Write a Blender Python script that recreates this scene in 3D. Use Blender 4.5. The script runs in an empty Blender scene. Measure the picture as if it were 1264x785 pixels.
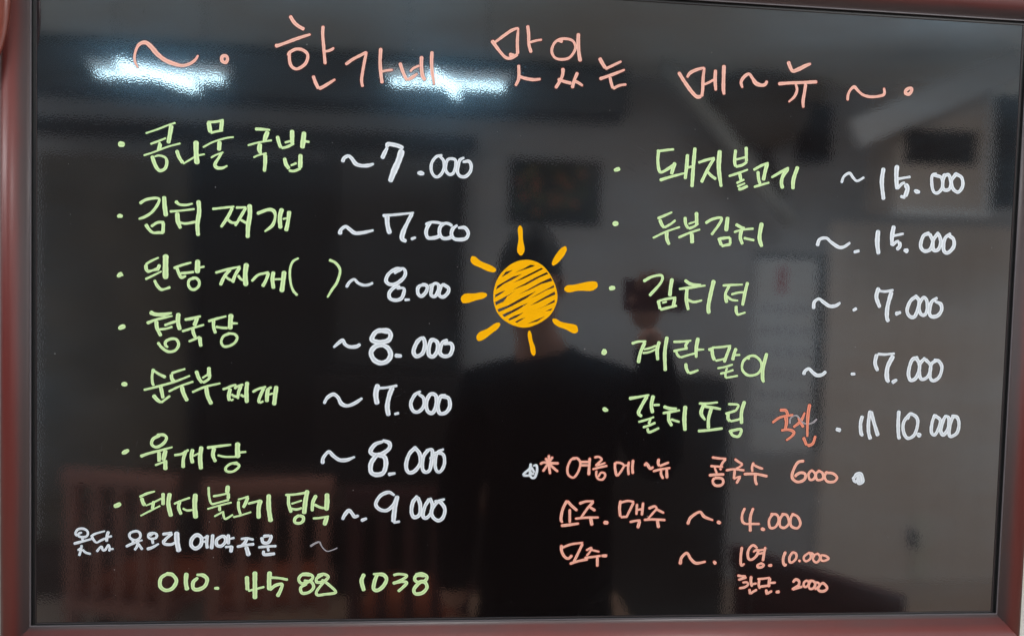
import bpy, bmesh, math, random
from mathutils import Vector, Matrix
random.seed(7)
sc = bpy.context.scene
C = sc.collection
Z0 = 1.72                      # height of the board's centre above the floor
BW, BH = 1.2, 0.7632           # glass width and height

# ---------------- camera ----------------
cam = bpy.data.cameras.new('camera'); camo = bpy.data.objects.new('camera', cam); C.objects.link(camo)
cam.lens = 26; cam.sensor_width = 36; cam.sensor_fit = 'HORIZONTAL'; cam.clip_start = .01; cam.clip_end = 60
camo.location = (-0.12785, -0.90142, Z0 + 0.02801)
camo.rotation_euler = (1.530397, -0.02723, -0.088342)
sc.camera = camo
# ---------------- ambient room light and exposure ----------------
w = bpy.data.worlds.new('World'); sc.world = w; w.use_nodes = True
bg = w.node_tree.nodes['Background']; bg.inputs[0].default_value = (.93, .97, 1, 1); bg.inputs[1].default_value = 1.3
sc.view_settings.view_transform = 'Standard'; sc.view_settings.look = 'None'
sc.view_settings.exposure = 0; sc.view_settings.gamma = 1
sc.cycles.max_bounces = 6
# unseen light panels added to brighten the board and room (over and behind the camera, out of the mirror image)
FILL_PANELS = [(-.6, -1.35, 16), (1.5, -1.35, 24)]
TUBE_STRENGTH = 12

# ---------------- helpers ----------------
def lin(r, g, b):
    f = lambda c: (c/255/12.92 if c/255 <= .04045 else ((c/255+.055)/1.055)**2.4)
    return (f(r), f(g), f(b), 1)
def tag(o, label=None, cat=None, group=None, kind=None):
    if label: o['label'] = label
    if cat: o['category'] = cat
    if group: o['group'] = group
    if kind: o['kind'] = kind
    return o
def empty(name, loc, label, cat, group=None, rz=0):
    o = bpy.data.objects.new(name, None); C.objects.link(o); o.location = loc; o.rotation_euler = (0, 0, rz)
    o.empty_display_size = .1
    return tag(o, label, cat, group)
def obj(name, bm, mats, parent=None, smooth=False, loc=None):
    me = bpy.data.meshes.new(name)
    bm.normal_update(); bm.to_mesh(me); bm.free()
    for m in (mats if isinstance(mats, (list, tuple)) else [mats]): me.materials.append(m)
    if smooth:
        for p in me.polygons: p.use_smooth = True
    o = bpy.data.objects.new(name, me); C.objects.link(o)
    if loc: o.location = loc
    if parent: o.parent = parent
    return o
def box(bm, a, b, bev=0, mat=0):
    """a box from corner a to corner b"""
    r = bmesh.ops.create_cube(bm, size=1)
    vs = r['verts']
    for v in vs:
        v.co = Vector([(a[i]+b[i])/2 + v.co[i]*(b[i]-a[i]) for i in range(3)])
    fs = set(f for v in vs for f in v.link_faces)
    if bev:
        es = set(e for v in vs for e in v.link_edges)
        r2 = bmesh.ops.bevel(bm, geom=list(es), offset=bev, segments=2, affect='EDGES', profile=.5)
        fs = set(r2['faces']) | set(f for f in fs if f.is_valid)
    for f in fs: f.material_index = mat
    return bm
def B(*a, **k): return box(bmesh.new(), *a, **k)
def tube(bm, pts, r, n=10, caps=True):
    pts = [Vector(p) for p in pts]; rings = []
    rr = r if isinstance(r, (list, tuple)) else [r]*len(pts)
    up = Vector((0, 0, 1))
    for i, p in enumerate(pts):
        t = (pts[min(i+1, len(pts)-1)] - pts[max(i-1, 0)]).normalized()
        a = t.cross(up); a = a.normalized() if a.length > .05 else Vector((1, 0, 0)); b = t.cross(a).normalized()
        rings.append([bm.verts.new(p + (a*math.cos(k*2*math.pi/n) + b*math.sin(k*2*math.pi/n))*rr[i]) for k in range(n)])
    for i in range(len(rings)-1):
        for k in range(n):
            bm.faces.new((rings[i][k], rings[i][(k+1) % n], rings[i+1][(k+1) % n], rings[i+1][k]))
    if caps:
        bm.faces.new(rings[0][::-1]); bm.faces.new(rings[-1])
    bmesh.ops.recalc_face_normals(bm, faces=bm.faces[:])
    return bm
def T(*a, **k): return tube(bmesh.new(), *a, **k)

# ---------------- materials ----------------
def mat(name, col=(.5, .5, .5, 1), rough=.5, spec=.5, ior=1.5, noise=None, bump=None, emit=None, metal=0, coat=0):
    m = bpy.data.materials.new(name); m.use_nodes = True
    nt = m.node_tree; b = nt.nodes['Principled BSDF']
    b.inputs['Base Color'].default_value = col; b.inputs['Roughness'].default_value = rough
    b.inputs['IOR'].default_value = ior; b.inputs['Metallic'].default_value = metal
    b.inputs['Specular IOR Level'].default_value = spec
    b.inputs['Coat Weight'].default_value = coat; b.inputs['Coat Roughness'].default_value = .25
    tc = nt.nodes.new('ShaderNodeTexCoord')
    if noise:                      # (scale vector, amount)
        mp = nt.nodes.new('ShaderNodeMapping'); mp.inputs['Scale'].default_value = noise[0]
        n = nt.nodes.new('ShaderNodeTexNoise'); n.inputs['Scale'].default_value = 1; n.inputs['Detail'].default_value = 5
        nt.links.new(tc.outputs['Object'], mp.inputs[0]); nt.links.new(mp.outputs[0], n.inputs['Vector'])
        mr = nt.nodes.new('ShaderNodeMapRange'); mr.inputs['From Min'].default_value = .25; mr.inputs['From Max'].default_value = .75
        mr.inputs['To Min'].default_value = 1-noise[1]; mr.inputs['To Max'].default_value = 1+noise[1]
        nt.links.new(n.outputs['Fac'], mr.inputs['Value'])
        mx = nt.nodes.new('ShaderNodeVectorMath'); mx.operation = 'SCALE'; mx.inputs[0].default_value = col[:3]
        nt.links.new(mr.outputs[0], mx.inputs['Scale']); nt.links.new(mx.outputs[0], b.inputs['Base Color'])
    if bump:                       # (scale, strength, distance)
        n2 = nt.nodes.new('ShaderNodeTexNoise'); n2.inputs['Scale'].default_value = bump[0]; n2.inputs['Detail'].default_value = 4
        nt.links.new(tc.outputs['Object'], n2.inputs['Vector'])
        bp = nt.nodes.new('ShaderNodeBump'); bp.inputs['Strength'].default_value = bump[1]; bp.inputs['Distance'].default_value = bump[2]
        nt.links.new(n2.outputs['Fac'], bp.inputs['Height']); nt.links.new(bp.outputs[0], b.inputs['Normal'])
    if emit:
        b.inputs['Emission Color'].default_value = emit[0]; b.inputs['Emission Strength'].default_value = emit[1]
    return m

def glass_material():
    """black back-painted glass: clear mirror image, a thin oily film and wiped smears"""
    m = bpy.data.materials.new('black_glass'); m.use_nodes = True; nt = m.node_tree
    N = nt.nodes.new; Lk = nt.links.new
    b = nt.nodes['Principled BSDF']; out = nt.nodes['Material Output']
    b.inputs['Base Color'].default_value = (.0062, .0042, .0042, 1)
    b.inputs['IOR'].default_value = 2.3; b.inputs['Roughness'].default_value = .038
    tc = N('ShaderNodeTexCoord')
    # large soft wipe marks vary the film
    mp = N('ShaderNodeMapping'); mp.inputs['Rotation'].default_value = (0, .5, 0); mp.inputs['Scale'].default_value = (3, 1, 9)
    n1 = N('ShaderNodeTexNoise'); n1.inputs['Scale'].default_value = 1.2; n1.inputs['Detail'].default_value = 6
    Lk(tc.outputs['Object'], mp.inputs[0]); Lk(mp.outputs[0], n1.inputs['Vector'])
    mr = N('ShaderNodeMapRange'); mr.inputs['From Min'].default_value = .3; mr.inputs['From Max'].default_value = .75
    mr.inputs['To Min'].default_value = .01; mr.inputs['To Max'].default_value = .11
    Lk(n1.outputs['Fac'], mr.inputs['Value'])
    # tiny orange-peel grain breaks the lamp images up
    n2 = N('ShaderNodeTexNoise'); n2.inputs['Scale'].default_value = 560; n2.inputs['Detail'].default_value = 0
    Lk(tc.outputs['Object'], n2.inputs['Vector'])
    bp = N('ShaderNodeBump'); bp.inputs['Strength'].default_value = 1; bp.inputs['Distance'].default_value = .000014
    Lk(n2.outputs['Fac'], bp.inputs['Height']); Lk(bp.outputs[0], b.inputs['Normal'])
    gl = N('ShaderNodeBsdfAnisotropic'); gl.inputs['Color'].default_value = (.42, .70, .95, 1); gl.inputs['Roughness'].default_value = .17
    mx = N('ShaderNodeMixShader'); Lk(mr.outputs[0], mx.inputs[0]); Lk(b.outputs[0], mx.inputs[1]); Lk(gl.outputs[0], mx.inputs[2])
    Lk(mx.outputs[0], out.inputs['Surface'])
    return m

def marker_material(name, edge, body, dry=.10):
    """paint marker: thicker paint along both edges of a stroke, thinner and streaky in its middle"""
    m = bpy.data.materials.new(name); m.use_nodes = True; nt = m.node_tree
    N = nt.nodes.new; Lk = nt.links.new; b = nt.nodes['Principled BSDF']
    b.inputs['Roughness'].default_value = .55; b.inputs['Specular IOR Level'].default_value = .25
    uv = N('ShaderNodeUVMap'); sp = N('ShaderNodeSeparateXYZ'); Lk(uv.outputs[0], sp.inputs[0])
    ab = N('ShaderNodeMath'); ab.operation = 'ABSOLUTE'; Lk(sp.outputs[0], ab.inputs[0])
    mp = N('ShaderNodeMapping'); mp.inputs['Scale'].default_value = (3.2, 60, 1); Lk(uv.outputs[0], mp.inputs[0])
    n = N('ShaderNodeTexNoise'); n.inputs['Scale'].default_value = 1; n.inputs['Detail'].default_value = 3; Lk(mp.outputs[0], n.inputs['Vector'])
    ad = N('ShaderNodeMath'); ad.operation = 'MULTIPLY_ADD'; Lk(n.outputs['Fac'], ad.inputs[0]); ad.inputs[1].default_value = .9; Lk(ab.outputs[0], ad.inputs[2])
    cr = N('ShaderNodeMapRange'); cr.inputs['From Min'].default_value = .45; cr.inputs['From Max'].default_value = 1.25; Lk(ad.outputs[0], cr.inputs['Value'])
    mx = N('ShaderNodeMix'); mx.data_type = 'RGBA'; mx.inputs['A'].default_value = body; mx.inputs['B'].default_value = edge
    Lk(cr.outputs[0], mx.inputs['Factor']); Lk(mx.outputs['Result'], b.inputs['Base Color'])
    # thin paint lets a little of the black glass through
    al = N('ShaderNodeMapRange'); al.inputs['From Min'].default_value = .35; al.inputs['From Max'].default_value = .9
    al.inputs['To Min'].default_value = 1-dry; al.inputs['To Max'].default_value = 1; Lk(ad.outputs[0], al.inputs['Value'])
    Lk(al.outputs[0], b.inputs['Alpha'])
    return m
def halo_material(name, col, alpha):
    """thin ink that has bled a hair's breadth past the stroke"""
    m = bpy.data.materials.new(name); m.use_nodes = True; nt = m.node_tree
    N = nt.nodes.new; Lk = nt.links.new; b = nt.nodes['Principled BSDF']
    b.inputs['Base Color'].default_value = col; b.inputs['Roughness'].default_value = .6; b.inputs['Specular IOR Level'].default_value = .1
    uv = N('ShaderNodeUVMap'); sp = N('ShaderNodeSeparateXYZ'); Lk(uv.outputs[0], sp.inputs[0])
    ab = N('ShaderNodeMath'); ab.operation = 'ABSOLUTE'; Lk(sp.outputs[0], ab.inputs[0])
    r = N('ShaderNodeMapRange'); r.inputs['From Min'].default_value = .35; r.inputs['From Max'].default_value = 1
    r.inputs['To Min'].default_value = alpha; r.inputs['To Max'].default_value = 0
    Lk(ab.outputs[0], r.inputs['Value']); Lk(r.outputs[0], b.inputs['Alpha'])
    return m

INK = {
    'coral':  (marker_material('coral_marker', lin(250, 200, 184), lin(244, 178, 160)), halo_material('coral_fringe', lin(190, 80, 60), .6)),
    'salmon': (marker_material('salmon_marker', lin(254, 200, 180), lin(246, 172, 150)), halo_material('salmon_fringe', lin(190, 70, 48), .7)),
    'orange': (marker_material('orange_marker', lin(246, 160, 134), lin(232, 132, 104), .25), halo_material('orange_fringe', lin(150, 50, 30), .6)),
    'green':  (marker_material('green_marker', lin(222, 248, 190), lin(206, 238, 170), .14), halo_material('green_fringe', lin(80, 120, 60), .55)),
    'white':  (marker_material('white_marker', lin(240, 246, 252), lin(216, 224, 232), .14), halo_material('white_fringe', lin(90, 110, 125), .65)),
    'gray':   (marker_material('faint_marker', lin(185, 180, 185), lin(150, 146, 152), .35), halo_material('faint_fringe', lin(70, 70, 75), .4)),
}
M_glass = glass_material()
M_frame = mat('red_brown_wood', lin(138, 70, 66), .42, .5, bump=(900, .25, .0003), coat=.15)
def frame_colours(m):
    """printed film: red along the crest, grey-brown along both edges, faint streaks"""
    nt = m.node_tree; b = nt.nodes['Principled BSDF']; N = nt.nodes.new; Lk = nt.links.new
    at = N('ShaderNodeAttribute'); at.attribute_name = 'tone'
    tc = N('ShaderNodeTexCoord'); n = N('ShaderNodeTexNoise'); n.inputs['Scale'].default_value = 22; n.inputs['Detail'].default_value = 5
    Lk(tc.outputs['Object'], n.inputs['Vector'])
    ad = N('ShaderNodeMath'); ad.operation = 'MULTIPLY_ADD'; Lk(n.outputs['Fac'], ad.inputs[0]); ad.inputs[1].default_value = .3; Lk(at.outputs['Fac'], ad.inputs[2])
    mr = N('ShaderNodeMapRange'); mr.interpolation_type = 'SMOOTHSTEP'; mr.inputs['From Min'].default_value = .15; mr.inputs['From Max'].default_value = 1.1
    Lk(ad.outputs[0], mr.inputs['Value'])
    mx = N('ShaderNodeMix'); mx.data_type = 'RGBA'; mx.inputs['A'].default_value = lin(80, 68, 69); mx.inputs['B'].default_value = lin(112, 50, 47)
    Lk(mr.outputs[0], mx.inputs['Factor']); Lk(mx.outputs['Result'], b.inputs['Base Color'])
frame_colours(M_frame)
M_gasket = mat('black_rubber', lin(22, 22, 24), .5)
M_lip = mat('grey_trim', lin(96, 90, 94), .5)
M_wall = mat('white_wallpaper', lin(226, 226, 220), .85, .2, bump=(500, .2, .0006))
M_sun = mat('yellow_marker', lin(255, 184, 0), .6, .1)

# ---------------- the room's surfaces ----------------
def surf(name, a, b, m):
    return tag(obj(name, B(a, b), m), kind='structure')
M_back = mat('grey_wall_paint', lin(188, 185, 186), .8, .2, noise=((1.5, 1.5, 1.5), .06))
M_ceil = mat('ceiling_paint', lin(235, 236, 232), .8, .2)
M_floor = mat('brown_floor', lin(186, 162, 146), .45, noise=((2, 9, 2), .15))
surf('wall', (-3.2, .03, 0), (4.6, .2, 3.0), M_wall)
surf('floor', (-3.2, -3.4, -.1), (4.6, .03, 0), M_floor)
surf('ceiling', (-3.2, -3.4, 3.0), (4.6, .2, 3.1), M_ceil)
surf('back_wall', (-3.2, -3.5, 0), (4.6, -3.4, 3.0), M_back)
WRITING = [
('coral', 'coral handwritten opening tilde and dot of the title', """
-4890,2704,21 -4926,2786,27 -4919,2879,30 -4880,2965,36 -4813,2995,48 -4752,2957,57 -4669,2865,54 -4579,2802,51 -4473,2765,48 -4390,2754,36 -4307,2781,36 -4247,2831,33 -4217,2883,21
-3951,2847,40 -3944,2883,40 -3906,2891,40 -3885,2858,40 -3905,2815,40 -3940,2824,40 -3951,2847,40
"""),
('coral', 'coral handwritten title word beside the left glare', """
-3181,3395,43 -3131,3320,43 -3076,3277,43 -3013,3246,43 | -3350,3035,56 -3297,3049,37 -3158,3108,37 -3051,3153,37 -2940,3194,25 | -3202,2934,22 -3172,2975,37 -3103,3013,37 -3025,3006,37 -2970,2955,37 -2984,2868,37 -3038,2810,37 -3099,2783,37 -3154,2812,37 -3178,2881,37 -3180,2982,37 | -2797,3300,37 -2800,3199,37 -2785,3043,37 -2766,2856,37 | -2796,3003,31 -2737,3011,31 -2691,3032,31 -2668,3053,22 | -2904,2715,41 -2871,2630,41 -2836,2566,41 | -2836,2566,41 -2777,2596,41 -2646,2686,25
-2531,2865,35 -2438,2936,35 -2345,2989,35 -2286,3026,28 | -2286,3026,28 -2309,2912,35 -2329,2785,35 -2339,2689,35 -2325,2614,35 | -2121,3080,41 -2126,2922,41 -2112,2764,41 -2096,2667,41 | -2121,2799,28 -2058,2818,29 -1975,2832,25
-1893,2921,41 -1859,2825,41 -1818,2740,41 -1794,2725,32 | -1794,2725,32 -1739,2760,41 -1684,2803,22 | -1769,2822,29 -1733,2863,29 -1662,2899,29 | -1639,3011,45 -1638,2900,45 -1624,2790,45 -1591,2728,45 | -1516,3074,42 -1519,2954,42 -1508,2828,42 -1481,2686,26
"""),
('coral', 'coral handwritten second title word near the top centre', """
-806,3245,55 -725,3141,39 -650,3062,39 -601,3042,39 -544,3058,39 -488,3098,39 | -488,3098,39 -497,3250,39 -489,3410,23 | -489,3410,23 -585,3365,39 -768,3222,29 | -577,3085,49 -537,3084,33 | -378,3445,39 -362,3337,39 -356,3225,39 -325,3123,39 | -345,3245,29 -272,3270,29 -199,3286,26 | -473,2970,39 -467,2866,39 -471,2794,39 -505,2719,33 | -463,2834,39 -390,2814,39 -291,2803,39 -201,2816,30
57,3277,43 -10,3285,33 -57,3234,33 -75,3153,33 -36,3082,33 47,3063,33 145,3092,33 211,3193,33 197,3272,33 138,3309,33 39,3309,33 -26,3279,33 | 245,3388,46 245,3275,46 259,3147,46 279,3051,46 | 69,2962,43 65,2878,40 30,2795,40 -17,2715,36 | 7,2826,40 88,2801,40 179,2783,40 | 249,2920,40 211,2821,40 189,2726,40 | 220,2813,36 270,2791,37 318,2761,30
513,3109,47 553,3041,47 593,2987,47 | 589,2978,33 679,3024,33 786,3081,27 | 521,2853,43 617,2890,37 732,2937,37 831,2983,23 | 650,2884,37 669,2812,37 692,2748,37 | 692,2745,33 771,2788,34 857,2805,27
"""),
('coral', 'coral handwritten title word right of the top centre', """
1505,2988,41 1586,2874,48 1675,2764,48 1746,2702,48 1806,2708,44 | 1811,2705,41 1819,2804,41 1819,2936,41 1831,3059,27 | 1831,3059,27 1733,3030,41 1650,2984,41 1615,2928,31 | 1834,2854,31 1893,2882,31 1952,2918,31 | 1972,3042,45 1971,2911,45 1986,2788,38 | 2078,3105,48 2078,2966,48 2081,2817,48 2094,2744,38
2325,2838,28 2305,2911,41 2345,2979,41 2404,3012,38 2450,2960,42 2495,2904,55 2565,2883,45 2617,2897,42 2636,2942,35
2900,3194,49 2929,3126,49 2966,3078,45 3044,3107,49 3121,3149,49 3195,3182,25 | 2782,2911,45 2947,2931,38 3104,2944,39 3287,2962,42 | 3008,2922,35 3029,2849,35 2998,2764,35 2926,2694,24 | 3139,2929,42 3127,2820,42 3114,2719,42 3121,2633,35
"""),
('coral', 'coral handwritten closing tilde and dot of the title', """
3697,2751,35 3700,2823,35 3729,2887,35 3777,2923,43 3827,2880,36 3892,2833,36 3982,2812,36 4089,2821,36 4168,2846,36 4178,2889,36 4166,2931,29
4466,2873,43 4458,2907,43 4492,2939,43 4535,2944,43 4537,2910,43 4508,2872,43 4472,2873,43
"""),
('green', 'pale green handwritten name on the top left menu line', """
-5082,1820,66 -5052,1818,66
-4798,1956,21 -4663,2009,21 -4558,2057,21 -4464,2093,21 | -4510,2063,51 -4524,1969,51 -4544,1851,45 | -4745,1835,24 -4654,1873,24 -4569,1912,24 | -4639,1863,24 -4661,1761,24 | -4632,1848,42 -4643,1769,42 | -4819,1700,21 -4706,1743,21 -4556,1809,21 -4405,1858,21 | -4721,1688,45 -4698,1619,45 -4667,1558,45 -4629,1532,39 -4576,1562,36 -4557,1633,39 -4577,1687,30 -4646,1707,24 -4691,1694,21
-4450,1778,42 -4419,1693,42 -4375,1630,43 | -4375,1622,21 -4312,1664,21 -4221,1720,21 -4130,1745,21 | -4231,1896,61 -4229,1764,61 -4217,1624,61
-4091,2121,52 -4080,2051,52 -4069,1997,52 | -4068,1993,27 -4011,2011,28 -3927,2030,28 | -4106,2116,30 -4012,2125,31 -3920,2149,31 | -3939,2144,49 -3950,2026,49 | -4154,1822,21 -4040,1889,21 -3903,1938,21 -3803,1958,21 | -3964,1904,49 -3970,1791,49 | -4061,1705,21 -4008,1739,21 -3919,1777,21 | -3939,1769,31 -3969,1712,31 -4014,1632,43 -3991,1594,40 -3930,1592,34 -3872,1622,21
-3563,2063,37 -3489,2063,37 -3389,2060,19 | -3415,2043,56 -3442,1971,56 -3456,1915,31 | -3644,1868,22 -3518,1908,22 -3367,1940,22 | -3502,1897,56 -3509,1826,56 -3493,1780,31 | -3577,1729,22 -3516,1760,22 -3424,1786,22 | -3442,1774,46 -3441,1672,46 -3449,1569,40
-3306,1993,43 -3281,1899,43 -3258,1856,43 | -3257,1853,31 -3188,1872,31 -3111,1915,31 | -3136,2071,53 -3134,1914,53 | -3220,1918,25 -3127,1950,25 | -2996,2057,59 -3005,1959,59 -3016,1860,59 | -2994,1947,28 -2932,1938,28 | -3220,1741,47 -3200,1666,47 -3161,1613,40 | -3168,1596,31 -3106,1591,31 -3028,1626,31 | -3034,1792,53 -3036,1626,53 | -3146,1653,25 -3076,1687,25
"""),
('white', 'white handwritten price on the top left menu line', """
-2543,1717,41 -2529,1765,41 -2479,1794,41 -2439,1769,41 -2390,1707,47 -2319,1686,41 -2239,1693,41 -2176,1715,22
-2082,1779,48 -2052,1849,48 -2021,1914,38 | -2021,1914,38 -2014,1955,48 -1910,1943,48 -1830,1915,42 | -1846,1898,73 -1883,1769,73 -1936,1638,73 -1981,1508,57
-1656,1626,29 -1616,1627,58 -1580,1618,32
-1373,1851,26 -1440,1827,35 -1490,1753,35 -1493,1665,35 -1459,1602,35 -1411,1592,35 -1364,1638,35 -1341,1711,35 -1351,1791,35 -1400,1837,26
-1322,1728,35 -1303,1796,35 -1255,1814,35 -1206,1797,35 -1204,1717,36 -1230,1643,36 -1275,1625,35 -1316,1664,35 -1322,1728,35
-1110,1830,29 -1153,1802,39 -1172,1734,39 -1179,1661,39 -1145,1610,39 -1080,1609,39 -1025,1668,39 -1016,1740,39 -1044,1791,39 -1109,1782,29
"""),
('white', 'white handwritten price on the second left menu line', """
-2560,860,54 -2550,917,41 -2495,958,38 -2447,928,41 -2383,885,44 -2288,893,38 -2164,925,25
-2061,1102,38 -1909,1120,29 -1689,1151,23 | -2008,1104,54 -2000,992,54 -1969,888,54 | -1709,1144,42 -1763,1032,42 -1812,917,55 -1823,836,55 -1771,806,39
-1719,832,35 -1660,858,29
-1550,1011,39 -1487,1043,32 -1414,1045,32 -1333,1032,23
-1487,1043,42 -1526,980,42 -1539,915,42 -1515,859,42 -1458,856,42 -1402,871,42 -1362,897,42
-1326,1043,42 -1370,993,42 -1378,920,42 -1346,865,42 -1297,855,42 -1241,873,42 -1212,897,42
-1365,1002,36 -1317,1036,36 -1269,1034,36 -1224,1007,36
-1171,1016,29 -1219,974,42 -1233,909,42 -1200,858,42 -1127,848,42 -1054,867,42 -1031,932,42 -1073,992,42 -1146,990,29
"""),
('green', 'pale green handwritten name on the second left menu line', """
-5105,981,30 -5081,994,54 -5051,986,36
-4861,1143,39 -4793,1189,33 -4703,1211,33 -4642,1205,30 -4657,1142,33 -4717,1054,33 -4792,997,33 -4870,963,24 | -4586,1239,52 -4578,1122,52 -4562,1005,52 | -4791,908,45 -4753,849,36 -4707,812,33 -4639,814,36 -4586,816,36 | -4730,881,33 -4655,931,33 -4579,934,33 | -4591,933,39 -4594,808,39
-4460,1189,46 -4414,1151,30 -4338,1146,30 -4262,1165,21 | -4520,1064,30 -4398,1078,24 -4238,1103,24 | -4436,1056,52 -4428,955,52 -4396,869,37 | -4412,940,30 -4336,930,31 -4229,954,31 | -4198,1206,52 -4188,1073,52 -4206,931,52 -4197,790,40
-4040,1110,28 -3925,1127,28 -3787,1148,22 | -3809,1134,40 -3862,1022,40 -3938,901,34 | -3877,1006,34 -3815,960,34 -3746,963,25 | -3655,1140,37 -3708,1043,37 -3776,922,31 | -3771,1136,28 -3648,1143,28 | -3715,996,31 -3645,958,31 | -3614,1181,56 -3608,1063,56 -3626,935,56 -3631,785,46
-3527,1073,34 -3489,1091,40 -3396,1126,40 -3334,1112,44 -3317,1041,31 -3347,945,40 -3436,866,22 | -3238,1147,53 -3263,1043,53 -3253,908,47 | -3162,1118,41 -3168,999,41 -3190,879,53 | -3231,1021,22 -3161,1039,22 | -3147,1119,37 -3175,919,37
"""),
('green', 'pale green handwritten name with empty brackets on the third left menu line', """
-5104,288,30 -5074,312,54 -5059,336,27 | -5071,317,39 -5044,305,21
-4788,438,27 -4728,479,27 -4640,524,21 | -4785,438,42 -4780,383,42 -4757,361,42 -4712,370,27 -4643,395,43 | -4629,443,40 -4644,403,39 -4658,371,39 | -4790,265,27 -4711,307,27 -4605,365,18 | -4561,563,67 -4563,429,67 -4562,275,67 | -4688,260,36 -4657,198,36 -4611,152,37 -4558,161,27 -4505,182,37
-4472,404,30 -4377,443,31 -4271,477,21 | -4438,417,40 -4415,355,40 -4384,300,40 -4330,318,24 | -4392,347,31 -4300,358,31 -4239,368,31 | -4198,511,61 -4201,440,61 -4201,353,61 | -4194,416,25 -4120,434,25 | -4246,293,34 -4292,271,34 -4302,216,34 -4275,169,34 -4229,162,34 -4184,203,34 -4180,259,34 -4215,294,34 -4254,293,34
-3996,364,31 -3870,405,31 -3709,447,22 | -3824,412,40 -3893,322,40 -3938,218,40 | -3877,323,28 -3838,292,28 -3784,278,28 | -3716,439,40 -3769,342,40 -3799,253,40 | -3738,342,31 -3699,296,31 -3645,281,31 | -3639,488,59 -3653,361,59 -3644,218,59
-3579,275,31 -3510,349,31 -3432,375,31 -3378,385,34 | -3383,385,37 -3408,304,37 -3453,215,47 | -3327,399,47 -3338,306,47 -3324,195,47 | -3314,307,25 -3229,312,25 | -3202,409,56 -3213,294,56 -3229,157,56
-3037,567,22 -3106,521,28 -3136,424,28 -3131,296,28 -3098,185,28 -3045,122,31
-2682,557,38 -2603,520,32 -2550,433,32 -2583,295,32 -2644,197,32 -2694,107,19
"""),
('white', 'white handwritten price on the third left menu line', """
-2474,233,35 -2436,298,32 -2381,332,32 -2340,293,32 -2276,267,32 -2212,272,32 -2157,298,29
-1911,418,32 -1848,461,42 -1800,478,29 -1775,430,42 -1797,365,42 -1876,298,42 -1956,283,42 -2005,327,42 -1975,408,42 -1896,467,42 -1816,481,26 | -1867,241,32 -1795,243,29 -1786,203,42 -1816,121,42 -1888,95,42 -1953,117,42 -1962,182,42 -1907,248,42 -1844,269,23
-1768,103,32 -1724,107,26
-1562,290,29 -1618,256,42 -1619,183,42 -1575,152,42 -1520,210,42 -1513,275,42 -1562,290,42 | -1456,252,42 -1462,171,42 -1413,156,42 -1374,230,42 -1376,295,42 -1425,310,29 -1464,244,42 | -1319,305,26 -1350,263,42 -1365,173,42 -1315,150,42 -1260,201,42 -1253,258,42 -1311,297,42 | -1489,276,32 -1408,311,32
"""),
('white', 'white handwritten price on the fourth left menu line', """
-2613,-490,25 -2550,-432,41 -2503,-399,35 -2478,-447,41 -2422,-478,41 -2342,-473,42 -2295,-443,35
-1961,-298,35 -2058,-275,55 -2121,-301,55 -2160,-375,54 -2127,-407,55 -2039,-413,55 -1959,-387,55 -1936,-321,55 -1977,-273,55 -2090,-268,29 | -2022,-445,58 -2110,-464,58 -2165,-538,58 -2131,-627,58 -2050,-666,58 -1970,-640,58 -1931,-566,58 -1965,-485,58 -2038,-446,42
-1866,-573,48 -1810,-577,39
-1547,-354,32 -1611,-396,49 -1657,-512,49 -1624,-577,49 -1551,-542,49 -1521,-443,49 -1547,-354,49 | -1441,-376,49 -1472,-459,49 -1470,-557,49 -1413,-573,49 -1366,-490,49 -1376,-400,49 -1441,-376,49 | -1246,-372,36 -1310,-406,46 -1340,-522,46 -1290,-570,46 -1217,-552,46 -1187,-470,46 -1212,-413,46 -1294,-422,29
"""),
('green', 'pale green handwritten name on the fourth left menu line', """
-5086,-320,36 -5048,-299,60 -5013,-287,45
-4738,-115,52 -4677,-141,46 -4586,-142,46 -4487,-121,21 | -4771,-250,40 -4677,-208,30 -4586,-182,30 -4479,-156,18 | -4662,-216,46 -4653,-302,46 -4607,-397,40 | -4630,-318,27 -4554,-308,27 -4478,-283,28 | -4570,-269,31 -4509,-244,31 -4440,-218,31 | -4411,-119,52 -4417,-218,52 -4394,-320,52 | -4644,-469,37 -4598,-531,34 -4521,-578,34 -4445,-560,34 -4407,-496,34 -4431,-433,34 -4492,-426,34 -4553,-459,34 -4553,-507,34 -4525,-525,24
-4341,-197,34 -4264,-182,34 -4157,-151,28 | -4196,-165,46 -4218,-229,46 -4233,-269,46 | -4370,-336,28 -4248,-293,28 -4118,-251,22 | -4248,-293,40 -4240,-349,40 -4216,-404,40 | -4293,-454,28 -4224,-423,28 -4163,-395,28 | -4163,-395,43 -4162,-451,43 -4151,-511,43
-4072,-210,31 -3972,-176,31 -3864,-144,22 | -4010,-192,40 -4010,-272,40 -3986,-351,40 | -3987,-272,31 -3909,-283,31 -3847,-284,31 | -3810,-116,59 -3817,-204,59 -3819,-300,59 | -3817,-228,37 -3732,-226,19 | -3831,-351,31 -3893,-381,31 -3920,-446,31 -3891,-501,31 -3822,-495,31 -3760,-451,31 -3737,-394,31 -3769,-355,31 -3839,-348,31
"""),
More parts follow.
